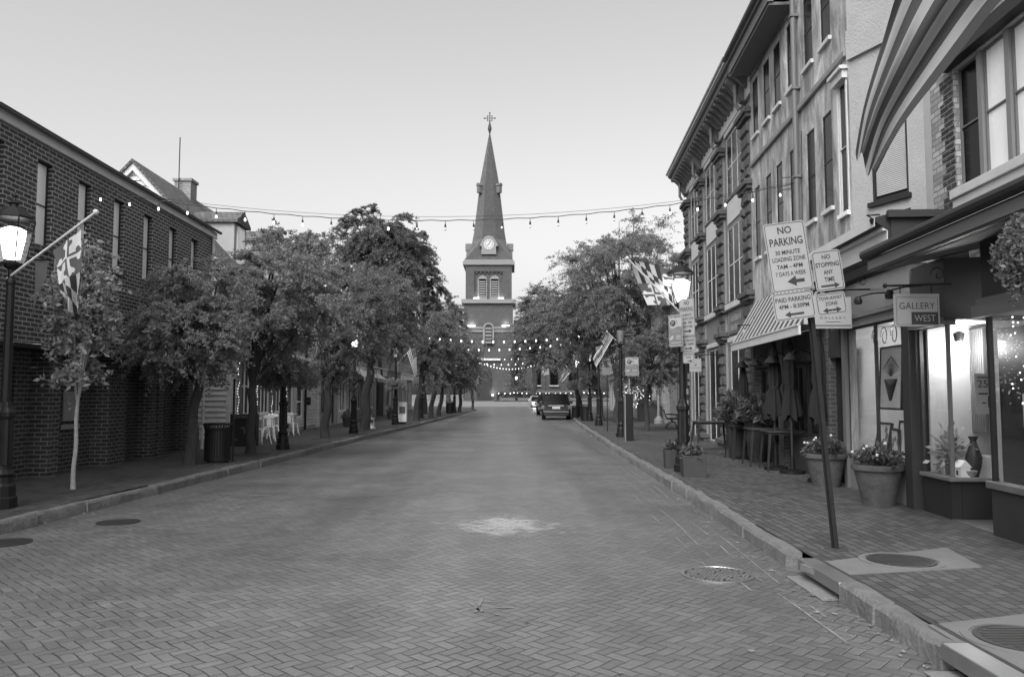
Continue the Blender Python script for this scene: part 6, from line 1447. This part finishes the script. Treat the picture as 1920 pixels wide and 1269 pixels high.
# sandwich board
b = G(459, 836); root = empty('sandwich_board', (b.x, b.y, .15), R(6), 'dark sandwich board with pale heading behind the spreading tree', 'sandwich board')
T = Matrix.Rotation(R(8), 4, 'X'); mb = MB(T); mb.box(-.34, .34, -.2, -.17, 0, .98); mb.build('front_panel', 'blackp', root); mb = MB(Matrix.Rotation(R(-8), 4, 'X')); mb.box(-.34, .34, .17, .2, 0, .98); mb.build('back_panel', 'blackp', root)
mb = MB(T)
for q in ((-.36, -.3, 0, 1), (.3, .36, 0, 1), (-.3, .3, .8, .84), (-.3, .3, 0, .06)): mb.box(q[0], q[1], -.215, -.2, q[2], q[3])
mb.build('frame', 'dark', root)
mb = MB(T); mb.text('CUTWATER', (0, -.205, .87), RTX, UPZ, .08, .56, .004); rnd = random.Random(2)
for k in range(9): x, z = rnd.uniform(-.25, .2), .15 + k * .07; mb.box(x, x + rnd.uniform(.04, .2), -.208, -.204, z, z + .02)
mb.build('chalk_lettering', 'signw', root)
# cafe tables and chairs
def make_chair():
    root = empty('cafe_chair', (0, 0, 0)); mb = MB(); mb.box(-.18, .18, -.18, .18, .44, .46); mb.build('seat', 'white', root, bevel=.01)
    mb = MB(); mb.tube([(-.17, .17, .45), (-.17, .22, .84), (.17, .22, .84), (.17, .17, .45)], .014, 6); mb.box(-.07, .07, .19, .21, .47, .83); mb.box(-.16, .16, .2, .225, .76, .85); mb.build('backrest', 'white', root)
    for sx in (-1, 1):
        for sy in (-1, 1): mb = MB(); mb.tube([(sx * .15, sy * .15, .45), (sx * .17, sy * .18, .3), (sx * .22, sy * .23, 0)], [.03, .022, .012], 6); mb.build('leg', 'white', root)
    return root
ch = make_chair(); k = 0
spots = [(489, 832, 160, 'white cafe chair nearest the spreading tree trunk'), (503, 827, 200, 'white cafe chair in the middle of the cafe group'), (512, 822, 20, 'white cafe chair half behind the second lamp'), (546, 816, 170, 'white cafe chair just right of the second lamp'), (490, 818, -30, 'white cafe chair behind the cafe table')]
for i, (u, v, rz, lab) in enumerate(spots):
    b = G(u, v); o = ch if i == 0 else copy_tree(ch); o.location = (b.x, b.y, .15); o.rotation_euler[2] = R(rz); tag(o, lab, 'chair', 'white metal cafe chairs')
def make_ct():
    root = empty('cafe_table', (0, 0, 0)); mb = MB(); mb.box(-.33, .33, -.33, .33, .73, .76); mb.build('table_top', 'white', root, bevel=.008)
    for sx in (-1, 1):
        for sy in (-1, 1): mb = MB(); mb.tube([(sx * .27, sy * .27, .74), (sx * .33, sy * .33, 0)], [.025, .014], 6); mb.build('leg', 'white', root)
    return root
ct = make_ct()
for i, (u, v, lab) in enumerate([(500, 822, 'white cafe table between the chairs left of the second lamp'), (538, 812, 'white cafe table right of the second lamp')]):
    b = G(u, v); o = ct if i == 0 else copy_tree(ct); o.location = (b.x, b.y, .15); tag(o, lab, 'table', 'white metal cafe tables')
# wall letterbox on the clapboard house, dark pots on far left shops
b = AT(576, 753, 35.0); root = empty('letter_box', tuple(b), 0, 'small dark letter box on the clapboard house near the drainpipe', 'letter box'); mb = MB(); mb.box(-.14, .14, -.1, .1, -.15, .15); mb.prism([(-.1, .15), (.1, .15), (0, .2)], -.14, .14, 'x'); mb.build('body', 'dark', root); mb = MB(); mb.box(-.1, .1, -.105, -.1, .03, .06); mb.build('slot', 'metal', root)
for i, (u, v) in enumerate([(652, 800), (688, 796), (733, 786)]):
    b = G(u, v); root = empty('dark_tub', (b.x, b.y, .15), 0, ['dark tub planter by the grey shop columns', 'dark tub planter behind the fire hydrant', 'dark tub planter left of the newspaper box'][i], 'planter', 'dark tubs along the left shops'); mb = MB(); mb.lathe([(.2, 0), (.27, .45), (.25, .45), (.24, .4), (.01, .4)], n=16); mb.build('pot', 'potd', root); foliage(root, 500, .28, .35, .4, .07, 'leafd', 90 + i)
# tree pits (soil squares) as setting
for (u, v) in [(137, 916), (355, 873), (470, 852), (610, 822), (683, 807), (780, 789), (808, 783), (1195, 817), (1133, 795), (1222, 807)]:
    b = G(u, v); rnd = random.Random(int(u)); mb = MB(); n = 14; mb.add([(b.x + (.55 + rnd.uniform(-.08, .08)) * math.cos(6.283 * i / n), b.y + (.6 + rnd.uniform(-.08, .08)) * math.sin(6.283 * i / n), .1545) for i in range(n)], [tuple(range(n))]); tag(mb.build('soil_ground', 'soil'), kind='structure')

# ================================================================= CARS
def loft(mb, secs, m=0):
    n = len(secs[0]); vs = [p for s in secs for p in s]; k = len(secs)
    mb.add(vs, [(i * n + j, i * n + (j + 1) % n, (i + 1) * n + (j + 1) % n, (i + 1) * n + j) for i in range(k - 1) for j in range(n)] + [tuple(range(n))[::-1], tuple((k - 1) * n + j for j in range(n))], m)
def car(name, label, loc, rz, paint, L=4.7, Wd=1.94, H=1.8, suv=True, lights=False, cat='car'):
    """local frame: rear at y=0, front at y=L"""
    root = empty(name, loc, rz, label, cat); w = Wd / 2; zs, zw = (.92, 1.02) if suv else (.78, .9)
    def sec(y, hw, z0, z1, tuck=.04): return [(-hw + tuck, y, z0), (hw - tuck, y, z0), (hw, y, z0 + .15), (hw, y, z1 - .12), (hw - .07, y, z1), (-hw + .07, y, z1), (-hw, y, z1 - .12), (-hw, y, z0 + .15)]
    mb = MB(); loft(mb, [sec(0.02, w - .08, .42, zw - .05), sec(.12, w - .01, .3, zw), sec(.5, w, .24, zw + .02), sec(L * .55, w, .24, zw), sec(L * .8, w, .26, zw - .06), sec(L - .15, w - .05, .3, zw - .14), sec(L, w - .18, .38, zw - .26)]); body = mb.build('body', paint, root, smooth=True)
    yr0, yr1, yf1, yf0 = (.12, .32, L * .52, L * .72) if suv else (.55, 1.25, L * .5, L * .7)
    def cab(y, hw, z): return [(-hw, y, z), (hw, y, z)]
    top = w - .22; b_ = w - .07; mb = MB()
    vs = [(-b_, yr0, zw - .02), (b_, yr0, zw - .02), (top, yr1, H - .06), (-top, yr1, H - .06), (-b_, yf0, zw - .02), (b_, yf0, zw - .02), (top, yf1, H - .06), (-top, yf1, H - .06)]
    mb.add(vs, [(0, 1, 2, 3), (5, 4, 7, 6), (1, 5, 6, 2), (4, 0, 3, 7)]); mb.build('windows', 'glassd', root)
    mb = MB(); mb.add([(-top - .02, yr1 - .05, H - .07), (top + .02, yr1 - .05, H - .07), (top + .02, yf1 + .03, H - .07), (-top - .02, yf1 + .03, H - .07), (-top + .1, yr1 + .05, H), (top - .1, yr1 + .05, H), (top - .1, yf1 - .1, H), (-top + .1, yf1 - .1, H)], [(0, 1, 5, 4), (1, 2, 6, 5), (2, 3, 7, 6), (3, 0, 4, 7), (4, 5, 6, 7), (3, 2, 1, 0)]); mb.build('roof', paint, root)
    mb = MB()
    for s in (-1, 1):
        mb.tube([(s * b_, yr0, zw - .02), (s * top, yr1, H - .06)], .045, 6); mb.tube([(s * b_, yf0, zw - .02), (s * top, yf1, H - .06)], .035, 6)
        for t in (.36, .68): y0 = yr0 + (yf0 - yr0) * t; y1 = yr1 + (yf1 - yr1) * t; mb.tube([(s * b_, y0, zw), (s * top, y1, H - .06)], .035, 6)
    mb.build('pillars', paint, root)
    for sx in (-1, 1):
        for y in (.85, L - .9):
            mb = MB(Matrix.Translation((sx * (w - .13), y, .34)) @ Matrix.Rotation(math.pi / 2, 4, 'Y')); mb.lathe([(.2, -.12), (.33, -.12), (.35, -.09), (.35, .09), (.33, .12), (.2, .12)], n=22); o = mb.build('wheel', 'tyre', root)
            mb = MB(Matrix.Translation((sx * (w - .13), y, .34)) @ Matrix.Rotation(math.pi / 2, 4, 'Y')); mb.lathe([(.2, -.125), (.05, -.128), (.05, .128), (.2, .125)], n=12); mb.build('rim', 'chrome', o)
        mb = MB(); mb.box(sx * (w - .2), sx * (w + .005), .0, .14, zs - .22, zs + .02); mb.build('tail_light', 'red', root, bevel=.02)
        mb = MB(); mb.box(sx * (w - .42), sx * (w - .13), L - .16, L + .005, .58, .72); mb.build('headlight', 'bulb' if lights else 'chrome', root)
        mb = MB(); mb.box(sx * (w - .02), sx * (w + .2), yf0 - .25, yf0 - .13, zw, zw + .16); mb.build('mirror', paint, root, bevel=.03)
    mb = MB(); mb.box(-w + .08, w - .08, -.09, .08, .42, .62); mb.build('rear_bumper', paint, root, bevel=.04)
    mb = MB(); mb.box(-w + .16, w - .16, -.1, .0, .3, .42); mb.box(-w + .1, w - .1, -.012, .0, .63, .7); mb.build('rear_trim', 'blackp', root)
    mb = MB(); mb.box(-w + .15, w - .15, -.1, -.09, .515, .535); mb.box(-.5, .5, -.02, .01, zs - .02, zs + .03); mb.build('chrome_strip', 'chrome', root)
    mb = MB(); mb.box(-.26, .26, -.03, .0, .72, .86); mb.build('number_plate', 'plate', root)
    mb = MB(); mb.box(-.6, .6, L - .02, L + .012, .45, .68); mb.build('grille', 'blackp', root); mb = MB(); mb.box(-w + .1, w - .1, L - .12, L + .05, .3, .44); mb.build('front_bumper', paint, root)
    return root
b = G(1042, 787, 0); car('parked_suv', 'black estate style car parked at the right kerb, seen from behind', (b.x + .03, b.y, 0), R(-3), 'carpet', 4.8, 1.92, 1.72)
b = G(1025, 778, 0); car('parked_car', 'dark car parked just in front of the black one, mostly hidden', (b.x + .1, b.y, 0), R(-3), 'carpet', 4.6, 1.85, 1.65)
b = G(1010, 766, 0); o = car('silver_car', 'silver car with lit headlights facing the camera down the road', (b.x - .25, b.y + 4.5, 0), R(180 + 4), 'silver', 4.5, 1.8, 1.45, False, True)
point_light(o, (.6, 5.1, .65), 8, .1, 'headlight_lamp')

# ================================================================= STRING LIGHTS
def string_lights(label, A, B, sag, n, r=.035, drop=.11, slack=.0, seed=1, lit='bulb', off=(), y_amp=0, name='string_lights'):
    A, B = Vector(A), Vector(B); rnd = random.Random(seed); root = empty(name, tuple(A), 0, label, 'string lights', 'strings of bulbs across the street')
    def P(t): p = A.lerp(B, t) - A; p.z -= 4 * sag * t * (1 - t) + slack * .5 * (1 - math.cos(2 * math.pi * t * n)) * .5; return p
    mb = MB(); N = n * 6; mb.tube([P(i / N) for i in range(N + 1)], .009 if A.y < 30 else .014, 5); mb.build('wire', 'wire', root)
    if A.y < 30: mb = MB(); mb.tube([(A.lerp(B, t / 40) - A) - Vector((0, 0, 4 * (sag * .93) * t / 40 * (1 - t / 40) - .02)) for t in range(41)], .004, 4); mb.build('catenary_wire', 'wire', root)
    mb = MB(); mb.tube([(0, 0, 0), (0, 0, -drop * .5)], .006, 5); mb.lathe([(.014, -drop), (.022, -drop * .9), (.016, -drop * .5), (.006, -drop * .45)], n=8); s0 = None
    for i in range(n):
        p = P((i + .5) / n)
        if s0 is None:
            s0 = mb.build('socket', 'wire', root); s0.location = p
            m2 = MB(); m2.lathe([(.012, 0), (r * .8, -r), (r * .95, -r * 1.7), (r * .6, -r * 2.4), (.002, -r * 2.7)], (0, 0, -drop), 8); b0 = m2.build('bulb', lit, root, smooth=True); b0.location = p
            m3 = MB(); m3.v, m3.f, m3.m = m2.v, m2.f, m2.m; boff = m3.build('bulb', 'bulboff', root, smooth=True); boff.location = (0, 0, -500); 
        else:
            s = s0.copy(); COL.objects.link(s); s.location = p
            b = (boff if i in off else b0).copy(); COL.objects.link(b); b.location = p
    bpy.data.objects.remove(boff); return root
A, B = AT(162, 352, 15.85), AT(1488, 344, 16.35)
string_lights('near string of bulbs slung high across the whole street', A, B, .72, 25, .024, .14, .03, 3, off=(11, 12, 13, 14, 15, 16, 17, 18, 8, 9, 19))
for i, (Y, vc, u0, u1, n, lab) in enumerate([(46, 634, 735, 1115, 19, 'highest of the far strings of bulbs, drooping before the tower'), (53, 650, 735, 1080, 18, 'second far string of bulbs, just below the highest one'), (66, 669, 800, 1080, 22, 'faint far string of small bulbs between two bright ones'),
        (76, 679, 840, 1040, 15, 'far string of bulbs crossing below the tower window'), (90, 692, 900, 1010, 19, 'lowest and most closely spaced far string of bulbs')]):
    A, B = AT(u0, vc - 16, Y), AT(u1, vc - 14, Y); string_lights(lab, A, B, (16 if i < 4 else 12) * Y / F, n, .05 if i != 2 else .032, .12, 0, i, 'bulbs')
# warm window row left behind trees: none added beyond the photograph
